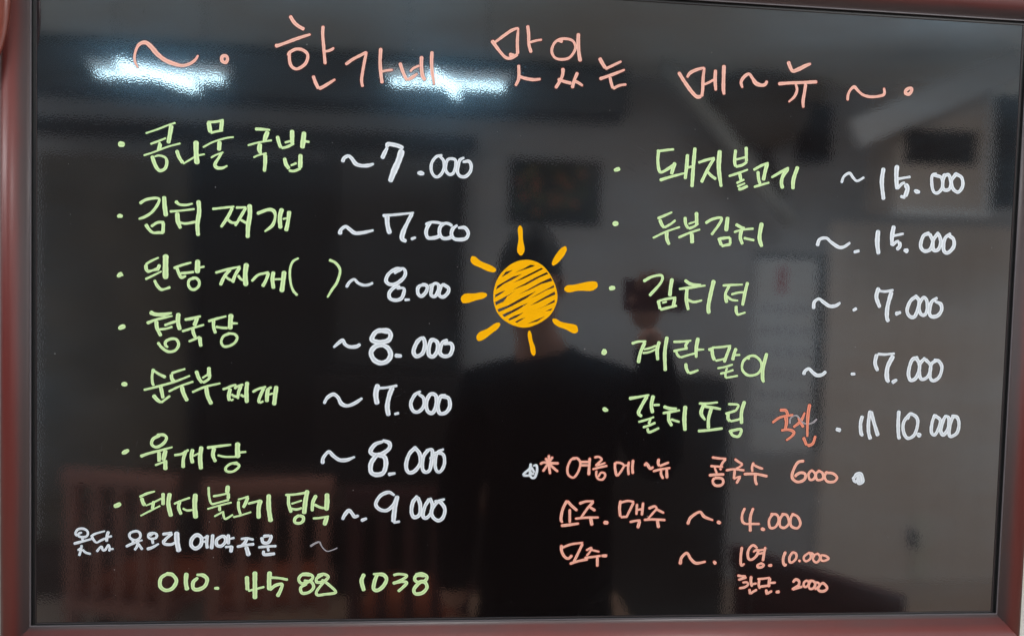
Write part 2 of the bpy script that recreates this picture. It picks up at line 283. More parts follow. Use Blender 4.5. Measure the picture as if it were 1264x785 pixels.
('green', 'pale green handwritten name on the fifth left menu line', """
-5036,-970,45 -5018,-970,58 -4999,-970,46
-4690,-782,40 -4705,-861,31 -4701,-941,31 -4686,-985,31 | -4687,-805,31 -4626,-844,31 -4549,-883,40 | -4800,-1035,27 -4655,-996,28 -4441,-929,28 -4273,-857,22 | -4613,-971,43 -4594,-1051,43 -4578,-1131,43 | -4693,-1092,46 -4646,-1148,46 -4600,-1179,34 | -4600,-1182,28 -4547,-1138,28 -4498,-1098,28
-4488,-842,43 -4480,-898,43 -4449,-937,43 | -4488,-834,28 -4412,-805,28 -4328,-778,22 | -4517,-1050,25 -4395,-987,25 -4234,-926,25 | -4367,-984,49 -4348,-1063,49 -4301,-1159,49
-4204,-797,43 -4173,-885,43 -4133,-940,43 | -4126,-940,31 -4057,-891,31 -4042,-834,31 | -4058,-751,46 -4057,-867,46 | -4134,-884,25 -4050,-826,25 | -4248,-1054,28 -4102,-988,28 -3924,-942,22 | -4087,-987,49 -4070,-1091,50 -4023,-1195,50
-3899,-1015,29 -3849,-998,29 -3793,-971,29 -3740,-957,25 | -3808,-1000,44 -3823,-1063,44 -3826,-1108,44 -3816,-1150,44 | -3794,-1144,23 -3777,-1132,23 | -3764,-1003,31 -3724,-976,32 -3658,-952,32 | -3683,-969,39 -3710,-1035,39 -3722,-1126,32 | -3798,-1069,30 -3760,-1094,30 -3729,-1097,30 | -3691,-1074,30 -3646,-1099,30 | -3614,-919,51 -3622,-1033,51 -3617,-1144,51 -3611,-1167,38
-3552,-1042,29 -3490,-1005,29 -3395,-975,29 | -3420,-991,38 -3463,-1090,38 -3478,-1149,38 -3468,-1169,25 | -3462,-1168,25 -3431,-1152,25 | -3372,-997,48 -3381,-1069,48 -3383,-1158,48 | -3338,-983,32 -3375,-1004,32 | -3362,-1069,24 -3311,-1052,24 | -3274,-963,53 -3286,-1068,53 -3297,-1173,53 -3300,-1193,38
"""),
('white', 'white handwritten price on the fifth left menu line', """
-2713,-1170,32 -2674,-1096,41 -2603,-1054,41 -2547,-1094,41 -2506,-1167,48 -2433,-1191,38 -2346,-1157,42 -2259,-1095,26
-2077,-924,61 -2099,-1047,61 -2080,-1170,61 | -2068,-973,29 -1964,-963,29 -1843,-937,29 | -1899,-954,55 -1937,-1061,55 -1959,-1193,55 -1940,-1307,55
-1873,-1287,29 -1815,-1270,29
-1566,-1006,26 -1630,-1048,42 -1676,-1148,42 -1650,-1238,42 -1585,-1254,42 -1521,-1187,42 -1523,-1088,42 -1581,-1040,29 | -1443,-1038,46 -1490,-1137,46 -1471,-1244,46 -1405,-1260,46 -1367,-1152,46 -1377,-1053,46 -1443,-1038,46 | -1263,-1043,26 -1320,-1069,46 -1350,-1185,46 -1323,-1267,46 -1250,-1258,46 -1203,-1183,46 -1221,-1084,46 -1296,-1060,46
"""),
('green', 'pale green handwritten name on the sixth left menu line', """
-5039,-1791,30 -5001,-1769,55 -4963,-1748,34
-4621,-1574,43 -4689,-1615,37 -4704,-1679,37 -4650,-1711,37 -4574,-1670,37 -4536,-1605,37 -4567,-1565,37 -4636,-1566,34 | -4833,-1824,43 -4726,-1783,31 -4604,-1750,31 -4466,-1709,18 | -4619,-1767,43 -4618,-1887,43 | -4543,-1742,52 -4558,-1806,52 -4572,-1871,52 | -4664,-1928,25 -4526,-1871,25 | -4549,-1871,52 -4544,-1983,52
-4447,-1806,31 -4358,-1789,31 -4281,-1740,28 | -4312,-1748,40 -4341,-1853,40 -4341,-1958,46 | -4234,-1731,46 -4249,-1820,46 -4233,-1901,46 | -4234,-1817,22 -4157,-1779,22 | -4134,-1698,53 -4148,-1836,53 -4136,-1973,53
-4072,-1714,34 -3956,-1697,34 -3792,-1675,22 | -3987,-1713,47 -4001,-1802,47 -3969,-1883,40 | -3947,-1802,25 -3861,-1821,25 -3736,-1820,25 | -3715,-1646,62 -3718,-1736,63 -3712,-1833,63 | -3698,-1768,31 -3615,-1759,22 | -3712,-1890,28 -3798,-1906,31 -3852,-1955,31 -3836,-1996,31 -3765,-1996,31 -3703,-1946,31 -3704,-1911,31 -3766,-1898,31
"""),
('green', 'pale green handwritten name on the seventh left menu line', """
-5127,-2420,43 -5089,-2407,61 -5051,-2384,40
-4838,-2307,31 -4754,-2266,31 -4662,-2239,18 | -4815,-2315,43 -4799,-2371,43 -4776,-2411,43 | -4768,-2411,21 -4676,-2371,22 -4554,-2306,22 | -4676,-2355,37 -4691,-2452,37 | -4825,-2533,21 -4722,-2476,22 -4599,-2411,22 | -4569,-2258,43 -4568,-2403,43 | -4492,-2258,52 -4507,-2387,52 -4475,-2541,53
-4445,-2390,25 -4368,-2354,25 -4260,-2314,25 | -4376,-2354,40 -4390,-2435,40 -4359,-2516,40 | -4344,-2443,25 -4290,-2468,25 -4228,-2460,25 | -4198,-2265,59 -4205,-2403,59 -4192,-2565,59
-4047,-2183,28 -4039,-2305,28 -4011,-2386,28 -3948,-2378,22 -3808,-2337,28 | -3823,-2166,53 -3833,-2256,53 | -3996,-2297,25 -3903,-2280,25 -3809,-2256,25 | -3817,-2256,41 -3816,-2329,41 | -4060,-2451,22 -3932,-2411,22 -3777,-2370,22 | -3917,-2411,34 -3916,-2476,34 | -3978,-2541,22 -3908,-2500,22 -3877,-2481,22 | -3877,-2476,28 -3869,-2533,28 -3845,-2569,28 -3759,-2517,19
-3706,-2337,22 -3652,-2321,22 -3581,-2296,22 | -3589,-2304,41 -3612,-2370,41 -3643,-2435,41 | -3698,-2353,34 -3697,-2435,35 -3673,-2517,35 | -3759,-2549,22 -3665,-2525,22 -3548,-2487,22
-3588,-2386,28 -3510,-2366,28 -3439,-2345,28 | -3439,-2337,54 -3462,-2435,54 -3460,-2566,54 | -3346,-2271,57 -3343,-2435,57 -3317,-2607,57
-3152,-2280,29 -3033,-2272,29 -2890,-2247,29 | -3112,-2288,41 -3111,-2387,41 -3078,-2493,41 | -3086,-2444,29 -3015,-2455,29 -2951,-2436,29 | -3079,-2387,22 -2953,-2345,22 | -2891,-2219,57 -2913,-2353,57 -2926,-2510,57 | -2990,-2531,38 -3029,-2559,38 -3036,-2608,38 -2988,-2625,38 -2941,-2600,38 -2934,-2551,38 -2974,-2531,38
-2786,-2279,45 -2825,-2370,45 -2831,-2477,41 | -2808,-2394,32 -2744,-2427,32 -2688,-2439,32 | -2659,-2258,61 -2657,-2370,61 -2663,-2468,61 | -2822,-2564,26 -2742,-2559,26 -2630,-2538,26 | -2654,-2543,54 -2684,-2650,54
"""),
('white', 'white handwritten price on the seventh left menu line', """
-2469,-2581,35 -2446,-2526,42 -2398,-2468,45 -2358,-2501,42 -2325,-2543,42 -2276,-2531,29
-2235,-2588,39 -2187,-2568,32
-1856,-2276,29 -1922,-2243,42 -2018,-2285,42 -2073,-2384,42 -2031,-2450,42 -1942,-2467,42 -1862,-2400,42 -1823,-2301,39 | -1810,-2287,39 -1837,-2400,55 -1851,-2517,55 -1857,-2613,55 | -1857,-2617,29 -1776,-2603,29
-1578,-2300,46 -1626,-2367,46 -1640,-2484,46 -1606,-2550,46 -1541,-2517,46 -1535,-2400,46 -1562,-2317,46 | -1430,-2333,43 -1478,-2417,43 -1500,-2534,43 -1458,-2559,43 -1402,-2500,43 -1388,-2400,43 -1414,-2325,43 | -1237,-2325,23 -1331,-2367,43 -1395,-2467,43 -1376,-2550,43 -1309,-2592,43 -1253,-2550,43 -1234,-2450,43 -1290,-2366,43 -1364,-2350,26
"""),
('white', 'white handwritten price on the sixth left menu line', """
-2717,-1900,45 -2710,-1826,41 -2647,-1752,38 -2591,-1801,42 -2518,-1849,45 -2430,-1849,42 -2334,-1810,23
-2007,-1623,32 -2095,-1657,48 -2150,-1740,48 -2109,-1781,48 -2012,-1772,49 -1925,-1705,49 -1926,-1639,49 -1999,-1610,32 | -2077,-1789,55 -2139,-1888,55 -2137,-1995,55 -2072,-2028,55 -1991,-2003,55 -1961,-1904,55 -1979,-1813,55 -2044,-1789,55
-1918,-2022,42 -1853,-2011,29
-1608,-1694,46 -1680,-1769,46 -1718,-1902,46 -1691,-1993,46 -1618,-1985,46 -1547,-1885,46 -1557,-1769,46 -1616,-1694,46 | -1460,-1726,43 -1508,-1801,42 -1521,-1934,42 -1487,-1992,43 -1430,-1967,43 -1409,-1851,43 -1403,-1726,43 -1461,-1718,26 | -1264,-1708,23 -1345,-1759,39 -1366,-1900,39 -1340,-1983,39 -1291,-1975,39 -1252,-1883,39 -1271,-1775,39 -1361,-1759,39 -1434,-1831,23
"""),
('white', 'small white handwritten note above the telephone number', """
-5486,-2731,17 -5518,-2741,27 -5546,-2765,27 -5560,-2736,27 -5533,-2694,27 -5481,-2684,27 -5434,-2706,27 -5420,-2746,27 -5443,-2781,27 -5495,-2785,27 -5532,-2770,27 | -5481,-2781,27 -5481,-2815,27 | -5579,-2865,30 -5504,-2843,30 -5373,-2806,21 | -5490,-2880,27 -5494,-2925,27 -5508,-2975,27 -5517,-3010,27 | -5534,-2945,25 -5494,-2915,25 | -5480,-2935,27 -5442,-2970,27 -5386,-2987,27
-5390,-2781,25 -5335,-2746,25 -5227,-2714,17 | -5377,-2776,27 -5354,-2821,27 -5321,-2851,21 -5274,-2826,27 -5222,-2801,27 | -5185,-2717,34 -5203,-2766,34 -5208,-2841,34 | -5189,-2786,24 -5156,-2776,24 | -5320,-2961,27 -5287,-2916,27 -5264,-2901,27 -5250,-2941,27 -5221,-2936,27 -5189,-2878,21 -5174,-2916,27 -5179,-2956,27 | -5174,-2931,22 -5127,-2927,22
-4887,-2717,21 -4939,-2737,27 -4950,-2777,27 -4924,-2812,28 -4872,-2822,28 -4829,-2792,28 -4830,-2742,28 -4863,-2717,28 -4910,-2722,28 | -4910,-2817,26 -4910,-2862,26 | -4990,-2902,30 -4919,-2867,30 -4801,-2823,19 | -4853,-2847,28 -4862,-2898,28 -4890,-2943,28 | -4853,-2863,28 -4800,-2938,28
-4682,-2738,27 -4725,-2748,28 -4734,-2788,28 -4701,-2808,28 -4648,-2798,28 -4639,-2758,28 -4673,-2740,28 -4710,-2768,28 | -4691,-2813,31 -4681,-2858,31 | -4752,-2933,32 -4690,-2913,32 -4614,-2868,21
-4575,-2755,34 -4505,-2744,34 -4459,-2739,34 | -4459,-2747,34 -4520,-2796,34 -4558,-2844,34 | -4559,-2820,34 -4551,-2869,34 -4473,-2877,34 -4427,-2853,25 | -4410,-2723,59 -4404,-2845,59 -4380,-2967,59
-4180,-2764,44 -4233,-2813,44 -4241,-2886,44 -4193,-2927,44 -4132,-2886,44 -4125,-2797,44 -4180,-2764,44 | -4125,-2805,25 -4055,-2789,25 | -4132,-2854,25 -4062,-2838,25 | -4055,-2764,37 -4062,-2862,37 -4053,-2928,37 | -3993,-2756,41 -3999,-2862,41 -4006,-2936,41
-3875,-2781,38 -3945,-2822,38 -3944,-2887,38 -3889,-2896,38 -3843,-2838,38 -3867,-2781,38 | -3813,-2757,41 -3811,-2879,41 | -3804,-2814,25 -3739,-2798,25 | -3850,-2912,25 -3764,-2904,25 | -3772,-2909,41 -3779,-2962,41
-3666,-2814,28 -3595,-2807,28 -3516,-2823,28 | -3595,-2815,41 -3626,-2872,41 -3657,-2896,41 | -3712,-2909,31 -3610,-2888,31 -3508,-2877,32 | -3602,-2905,50 -3586,-2962,50 -3569,-3020,50
-3422,-2791,38 -3405,-2856,38 -3342,-2857,38 -3311,-2791,38 -3327,-2774,32 | -3327,-2774,32 -3406,-2782,38 | -3460,-2917,28 -3357,-2906,28 -3247,-2901,29 | -3349,-2914,28 -3341,-2955,29 | -3396,-2955,35 -3388,-3004,35 -3261,-2994,35
"""),
('gray', 'faint thin white tilde at the end of the small note', """
-2848,-2908,22 -2785,-2867,22 -2737,-2850,19 | -2737,-2850,19 -2704,-2917,13 -2647,-2967,11 -2575,-2950,11 -2524,-2926,13
"""),
('green', 'pale green handwritten telephone number at the bottom left', """
-4509,-3227,34 -4586,-3283,46 -4593,-3381,46 -4531,-3431,46 -4453,-3407,47 -4408,-3317,47 -4455,-3244,47 -4517,-3232,46
-4292,-3220,53 -4299,-3335,53 -4282,-3433,53
-4167,-3287,34 -4213,-3335,47 -4212,-3409,47 -4157,-3426,47 -4080,-3386,47 -4053,-3304,47 -4097,-3254,47 -4167,-3246,31
-3970,-3411,31 -3910,-3412,38
-3590,-3267,50 -3585,-3357,51 -3580,-3440,51 | -3572,-3448,28 -3477,-3424,28 -3382,-3400,29 | -3496,-3210,57 -3494,-3374,57 -3491,-3548,57
-3322,-3211,57 -3328,-3326,57 -3322,-3442,57 | -3321,-3285,32 -3209,-3294,32 -3105,-3315,32 | -3318,-3442,32 -3256,-3385,41 -3176,-3369,41 -3191,-3443,41 -3230,-3522,51
-2843,-3264,32 -2939,-3255,38 -2978,-3313,38 -2937,-3363,38 -2842,-3330,38 -2810,-3281,38 -2859,-3247,38 -2947,-3247,38 | -2889,-3371,38 -2952,-3412,38 -2935,-3479,38 -2855,-3471,38 -2800,-3414,38 -2825,-3347,38 -2906,-3330,38
-2699,-3257,39 -2762,-3298,39 -2761,-3348,39 -2681,-3340,39 -2626,-3282,39 -2683,-3249,39 -2747,-3265,39 | -2681,-3348,35 -2760,-3456,35 -2751,-3506,35 -2662,-3498,35 -2534,-3474,35 -2616,-3382,35 -2697,-3323,35
-2195,-3249,52 -2226,-3335,52 -2194,-3461,52
-2041,-3262,49 -2071,-3353,49 -2078,-3437,49 -2029,-3454,49 -1964,-3405,49 -1925,-3321,49 -1967,-3262,49 -2081,-3253,29
-1845,-3268,33 -1772,-3255,33 -1681,-3273,33 -1721,-3314,33 -1851,-3369,23 | -1851,-3369,39 -1737,-3348,39 -1679,-3365,39 -1719,-3415,39 -1783,-3473,39
-1459,-3283,30 -1558,-3274,43 -1582,-3324,43 -1540,-3358,43 -1458,-3342,43 -1434,-3291,43 -1493,-3254,43 -1575,-3260,30 | -1523,-3366,46 -1587,-3442,46 -1570,-3501,46 -1488,-3493,46 -1431,-3426,46 -1458,-3359,46 -1523,-3358,46
"""),
('green', 'pale green handwritten name on the top right menu line', """
739,1756,37 776,1769,54 812,1780,44
1267,2030,44 1293,2018,31 1378,2030,31 1483,2046,31 | 1290,2026,41 1284,1902,41 1302,1787,41 1337,1759,34 1437,1818,41 1511,1879,24 | 1502,1886,48 1480,1811,48 1460,1736,48 | 1315,1659,41 1458,1708,34 1627,1759,24 | 1656,1992,48 1650,1835,48 1638,1685,41 | 1748,2079,48 1735,1838,48 1728,1589,48 | 1650,1826,31 1752,1852,31
1797,1894,34 1895,1931,34 2005,1962,31 | 1997,1957,41 1917,1812,41 1845,1652,45 | 1909,1796,38 1971,1740,38 2033,1701,38 | 2065,2060,59 2062,1835,59 2101,1607,38
2269,2077,42 2260,1943,42 2277,1864,38 | 2277,1864,35 2363,1889,35 2422,1933,35 | 2402,2116,42 2413,1933,42 | 2274,1952,28 2411,1991,28 | 2192,1744,31 2315,1787,31 2438,1837,24 | 2332,1788,42 2353,1697,42 | 2294,1661,28 2396,1712,28 | 2305,1620,31 2407,1666,24 | 2319,1595,38 2358,1593,38 2443,1633,38
2508,1833,35 2606,1891,35 2701,1932,24 | 2684,1924,49 2661,1826,49 2640,1708,49 | 2566,1822,42 2579,1723,42 2602,1665,42 | 2522,1623,31 2616,1654,31 2720,1686,28
2743,1749,28 2854,1817,39 2966,1881,32 | 2957,1872,49 2891,1769,49 2878,1684,49 2898,1618,46 | 3082,1902,53 3033,1741,53 3030,1614,49
"""),
('white', 'white handwritten price on the top right menu line', """
3664,1718,32 3692,1800,32 3765,1845,36 3818,1788,32 3873,1753,32 3964,1803,25
4214,1932,54 4199,1753,54 4234,1529,47
4392,1973,58 4389,1845,58 4407,1667,47 | 4410,1799,32 4580,1833,29 | 4407,1672,36 4467,1738,36 4511,1757,36 | 4512,1740,61 4546,1681,62 4520,1578,62 | 4466,1579,36 4512,1569,36
4648,1660,36 4674,1649,54 4704,1645,40
4922,1881,40 4869,1856,40 4876,1728,40 4907,1652,40 4962,1646,40 5013,1716,40 4998,1836,40 4896,1866,40 | 5024,1863,51 5096,1874,44 5129,1772,44 5106,1694,44 5033,1692,44 5019,1785,44 5041,1880,44 | 5187,1886,51 5136,1807,44 5160,1705,44 5236,1665,44 5290,1744,44 5272,1847,44 5187,1895,44
"""),
('green', 'pale green handwritten name on the second right menu line', """
747,1102,40 778,1107,71 811,1108,44
1304,1188,37 1405,1233,31 1489,1274,24 | 1335,1181,44 1358,1123,44 1394,1075,34 | 1394,1078,31 1477,1128,31 1535,1176,31 | 1253,945,27 1413,1026,27 1595,1095,24 | 1426,1034,51 1433,943,51 1466,869,38
1654,1220,41 1666,1134,41 1702,1077,38 | 1702,1077,34 1770,1104,34 1828,1148,34 | 1797,1286,48 1807,1131,48 | 1700,1135,24 1802,1172,24 | 1578,961,31 1704,1019,31 1854,1074,24 | 1747,1020,55 1757,895,55
1915,1151,41 2007,1205,35 2119,1225,35 2096,1149,35 1998,1008,35 | 2200,1240,55 2186,1060,55 | 2094,978,42 2133,882,42 | 2133,874,38 2253,903,38 | 2103,965,38 2241,986,35 | 2241,986,35 2245,903,38
2304,1153,42 2375,1117,42 2428,1102,42 | 2429,1093,28 2541,1106,31 | 2287,1052,28 2377,1083,28 2446,1094,28 | 2385,1084,49 2372,991,49 2405,904,38 | 2416,984,35 2556,960,31 | 2643,1185,56 2621,999,56 2656,882,46
"""),
('white', 'white handwritten price on the second right menu line', """
3381,913,53 3409,999,39 3497,1019,39 3562,970,39 3663,911,46 3734,916,39 3817,973,29
3880,856,36 3933,871,36
4181,1144,61 4176,982,61 4201,837,50
4389,1208,54 4370,1074,54 4376,951,43 | 4377,1074,33 4526,1110,29 | 4376,951,36 4432,1004,36 4471,1008,36 | 4471,1005,47 4480,949,47 4437,901,47
4549,899,44 4579,892,62
4862,1125,47 4791,1088,47 4761,966,47 4810,899,47 4891,919,47 4922,1023,47 4881,1108,47 | 4990,1129,48 4930,1041,47 4937,920,48 5001,922,48 5033,1010,48 5010,1095,48 4980,1129,48 | 5154,1131,33 5085,1063,48 5074,925,48 5131,883,48 5209,963,48 5204,1058,48 5147,1100,48
"""),
('green', 'pale green handwritten name on the third right menu line', """
727,307,41 760,313,61 799,319,41
1153,407,41 1262,468,34 1384,485,34 1375,396,34 1236,230,41 | 1519,455,48 1503,341,48 1496,232,48 | 1349,178,41 1379,69,41 | 1379,61,34 1481,89,34 1592,117,28 | 1358,170,31 1460,197,31 1579,217,31 | 1563,208,45 1541,90,45 | 1402,146,24 1461,164,24
1678,438,41 1763,390,41 1892,385,24 | 1610,324,31 1764,348,35 1950,378,24 | 1713,338,48 1710,195,48 1740,65,41 | 1718,196,34 1806,168,35 1912,192,24 | 2054,449,59 2018,271,52 1995,118,52 2005,26,49
2170,384,31 2283,393,31 2431,403,21 | 2257,387,38 2209,276,38 2231,167,49 | 2218,259,31 2290,210,31 2378,199,24 | 2284,274,31 2374,300,31 2461,308,24 | 2491,436,45 2461,299,45 2436,138,45 | 2354,136,42 2357,68,42 2377,18,31 | 2371,18,28 2480,54,25
"""),
('white', 'white handwritten price on the third right menu line', """
3369,118,43 3374,204,43 3434,248,36 3499,207,43 3581,161,46 3661,168,43 3722,209,29
3901,117,36 3932,135,43
4225,415,54 4199,294,54 4253,157,43 | 4228,372,33 4318,366,33 4426,389,29 | 4400,368,54 4355,177,54 4353,39,54 4378,-21,47
4478,85,51 4528,103,40
4739,316,47 4661,254,47 4621,132,47 4662,55,47 4726,56,47 4766,153,48 4779,257,48 4730,316,47 | 4832,301,44 4782,205,44 4806,93,44 4871,86,44 4893,173,44 4879,268,44 4832,301,44 | 5015,298,37 4945,244,48 4924,122,48 4954,62,48 5036,72,48 5088,143,48 5075,221,48 4999,254,29
"""),
('green', 'pale green handwritten name on the fourth right menu line', """
684,-452,31 678,-494,54 702,-485,54 694,-460,44
1031,-369,38 1119,-342,31 1218,-337,24 | 1201,-349,45 1149,-476,44 1125,-611,48 | 1188,-438,27 1267,-420,27 1344,-388,27 | 1175,-484,27 1261,-470,27 1345,-430,27 | 1384,-333,48 1359,-438,48 1371,-570,41 | 1480,-271,48 1458,-470,48 1472,-703,45
1562,-336,31 1669,-331,31 1793,-315,24 | 1755,-320,38 1722,-380,38 1741,-414,38 | 1566,-454,34 1655,-432,31 1750,-414,31 | 1604,-459,35 1623,-501,35 1662,-530,28 | 1662,-530,28 1761,-498,28 1856,-471,28 | 1878,-276,49 1859,-411,49 1863,-530,35 | 1871,-428,35 1963,-423,21 | 1731,-600,42 1742,-668,42 1774,-727,38 | 1779,-726,35 1839,-708,35 1899,-682,28
2028,-425,42 2071,-407,38 | 2062,-399,45 2074,-492,45 2103,-559,45 | 2062,-399,31 2192,-388,31 2310,-368,24 | 2296,-377,42 2257,-488,42 2226,-583,42 | 2112,-563,28 2198,-544,28 2258,-522,28 | 2376,-398,46 2349,-478,46 2335,-555,46 | 2353,-487,28 2432,-482,28 | 2141,-657,28 2237,-639,28 2341,-606,28 | 2272,-650,28 2248,-693,28 | 2179,-725,28 2274,-701,28 2352,-674,28 | 2248,-710,35 2251,-775,28 | 2251,-775,28 2329,-763,28 2413,-745,28
2547,-543,39 2548,-500,35 2627,-495,35 2700,-557,35 2716,-642,35 2663,-720,35 2549,-739,35 2468,-672,35 2472,-570,35 2531,-509,35 2583,-486,25 | 2779,-453,49 2739,-633,49 2736,-770,49 2756,-825,35
"""),
('white', 'white handwritten price on the fourth right menu line', """
3277,-723,54 3289,-675,43 3341,-643,39 3397,-690,43 3452,-724,50 3523,-714,43 3571,-670,39
3915,-699,36 3951,-698,40
4240,-437,51 4223,-555,51 4264,-655,40 | 4249,-436,33 4359,-440,33 4485,-425,26 | 4465,-450,58 4394,-604,58 4392,-743,58 4422,-798,40
4477,-794,51 4521,-767,37
4790,-475,48 4718,-511,48 4681,-669,48 4713,-764,48 4785,-737,48 4825,-631,48 4821,-544,48 4771,-475,48 | 4891,-482,44 4831,-561,44 4839,-718,44 4887,-752,44 4958,-699,44 4979,-576,44 4910,-499,44 | 5049,-505,44 4987,-558,44 4977,-716,44 5026,-768,44 5106,-714,44 5133,-591,44 5086,-513,44 5030,-502,44
"""),
('green', 'pale green handwritten name on the fifth right menu line', """
708,-1189,48 730,-1200,58 752,-1205,37
1021,-1056,44 1143,-1034,34 1280,-1007,24 | 1254,-1019,45 1182,-1152,45 1150,-1237,45 1195,-1279,38 | 1331,-1011,48 1310,-1134,48 1331,-1235,48 | 1336,-1133,28 1418,-1129,28 | 1151,-1348,27 1256,-1318,28 1350,-1282,24 | 1307,-1303,31 1284,-1372,31 | 1211,-1415,31 1293,-1388,31 1370,-1354,31 | 1269,-1423,34 1296,-1473,34 1419,-1421,31
1466,-1149,41 1544,-1173,41 1639,-1172,24 | 1460,-1234,31 1563,-1215,35 1680,-1193,24 | 1537,-1216,45 1541,-1318,45 1584,-1394,38 | 1567,-1309,31 1619,-1325,31 1680,-1342,31 | 1747,-1136,56 1740,-1298,56 1754,-1452,49
1920,-1105,31 2028,-1104,31 2167,-1088,24 | 1959,-1108,45 2012,-1142,38 2100,-1154,38 2209,-1173,28 | 1980,-1125,49 1954,-1228,49 2010,-1316,28 | 2086,-1158,45 2053,-1295,45 2055,-1423,45 | 1920,-1454,35 2076,-1440,35 2242,-1416,32
2299,-1107,28 2432,-1119,32 2400,-1196,32 | 2269,-1232,35 2399,-1191,32 | 2304,-1223,46 2307,-1292,46 2335,-1326,46 | 2335,-1326,32 2422,-1308,32 2491,-1281,32 | 2514,-1066,49 2479,-1204,49 2485,-1358,46 | 2339,-1446,39 2377,-1506,39 2457,-1513,39 2479,-1427,39 2357,-1446,39
"""),
('orange', 'orange handwritten word beside the fifth right menu line', """
2980,-1177,39 3060,-1180,36 3089,-1240,36 | 2889,-1337,28 2993,-1267,32 3160,-1234,25 | 3063,-1257,46 3076,-1335,46 3062,-1421,32 | 3009,-1436,32 3106,-1424,32 3179,-1455,39 3155,-1507,32 3080,-1563,25
3315,-1202,21 3262,-1315,39 3168,-1394,29 | 3225,-1273,18 3263,-1333,32 3305,-1393,36 | 3374,-1093,43 3357,-1228,43 3356,-1401,32 3361,-1514,25 | 3307,-1519,39 3357,-1626,32 | 3366,-1630,39 3436,-1600,39 3468,-1501,29
"""),
('gray', 'faint thin pale scribble over the orange word', """
3121,-1352,21 3127,-1282,21 3179,-1244,21 3224,-1255,21 3281,-1324,21 3353,-1349,21 3424,-1331,22 3479,-1282,22
"""),
('white', 'white handwritten price on the fifth right menu line', """
3752,-1414,47 3788,-1423,54
4087,-1233,47 4065,-1341,47 4080,-1463,47 4109,-1489,40
4189,-1166,51 4173,-1305,47 4179,-1445,47 4211,-1541,51 | 4197,-1174,47 4246,-1322,47 4309,-1496,51
4576,-1161,48 4575,-1318,48 4589,-1493,48 4613,-1528,44
4701,-1264,40 4734,-1203,44 4819,-1245,44 4842,-1333,44 4803,-1474,44 4714,-1519,44 4654,-1440,44 4648,-1318,44 4707,-1220,37
4853,-1470,52 4877,-1482,59
5069,-1217,44 5038,-1314,44 5035,-1437,44 5083,-1472,44 5134,-1383,44 5147,-1277,44 5079,-1225,44 | 5218,-1224,37 5185,-1295,48 5163,-1418,48 5203,-1471,48 5264,-1382,48 5266,-1259,48 5227,-1220,30 | 5320,-1231,45 5289,-1329,45 5277,-1452,45 5307,-1491,45 5388,-1442,45 5409,-1327,45 5377,-1240,45 5311,-1226,45
"""),
('white', 'small white scribbled mark before the coral asterisk', """
-285,-2023,23 -251,-1988,27 -203,-1947,27 -187,-1901,27 | -282,-2026,27 -232,-2031,27 -201,-2026,27 | -189,-1889,30 -194,-1959,30 -192,-2023,30 -168,-2057,30 -133,-2051,30 -112,-1993,30 -108,-1941,30 -120,-1900,30 -155,-1909,17 | -178,-1924,25 -159,-1959,25 -138,-1993,25 | -185,-1982,23 -164,-2011,23 -141,-2005,23
"""),
('salmon', 'coral handwritten asterisk and summer menu words', """
35,-1772,31 39,-1882,31 57,-2010,31 | -71,-1888,29 -29,-1865,29 65,-1873,29 161,-1875,29 | -7,-1810,29 54,-1893,29 155,-1980,29 | 83,-1794,29 30,-1876,29 -34,-1978,29
364,-1814,27 314,-1831,27 275,-1924,27 286,-2017,27 355,-2051,27 412,-1974,27 434,-1873,27 398,-1814,27 339,-1809,27 | 433,-1856,27 535,-1855,27 | 435,-1898,27 533,-1897,27 | 551,-1804,31 546,-1906,31 544,-2021,37
608,-1799,26 664,-1791,26 702,-1823,26 666,-1865,26 625,-1903,26 | 630,-1901,24 695,-1884,24 750,-1865,24 | 590,-1947,26 677,-1923,26 775,-1902,26 | 641,-1963,26 639,-2023,26 668,-2070,26 720,-2074,26 751,-2032,26 741,-1995,26 698,-1990,26 676,-2023,26 663,-2042,26
874,-1859,32 874,-1929,32 891,-2004,32 910,-2031,32 | 877,-1862,26 938,-1865,26 986,-1896,26 960,-1957,26 910,-2031,26 | 981,-1901,23 1033,-1893,23 | 1048,-1849,30 1041,-1928,30 1051,-2017,30 | 1101,-1825,32 1095,-1919,32 1104,-2002,32
1250,-1899,30 1272,-1866,30 1302,-1908,38 1327,-1936,30 1364,-1912,30
1431,-1809,34 1423,-1861,34 1439,-1903,34 | 1444,-1903,28 1500,-1879,28 1561,-1855,28 | 1361,-1969,27 1459,-1943,27 1582,-1925,27 | 1465,-1954,30 1467,-2010,30 1497,-2062,30 | 1535,-1944,34 1544,-2057,34
"""),
('salmon', 'coral handwritten small price before the white smudge', """
3333,-1824,36 3248,-1847,36 3190,-1960,36 3185,-2047,36 3259,-2096,36 3347,-2064,36 3353,-1994,36 3290,-1977,36 3228,-2012,36 3238,-2030,36
3441,-1950,32 3398,-1994,32 3419,-2064,32 3473,-2055,32 3488,-1994,32 3441,-1950,32 | 3540,-1950,32 3497,-1994,32 3518,-2067,32 3590,-2054,32 3587,-1984,32 3531,-1950,32 | 3640,-1967,32 3616,-2028,32 3655,-2089,33 3745,-2089,33 3782,-2036,33 3722,-1984,33 3622,-1976,32
"""),
('white', 'small white solid smudge after the coral price', """
3988,-2058,33 4058,-2000,40 4073,-2105,44 4135,-2087,40 4103,-1991,44 4040,-2000,47 4007,-2070,36 4054,-2096,47 | 4087,-2026,47 4099,-2087,47
"""),
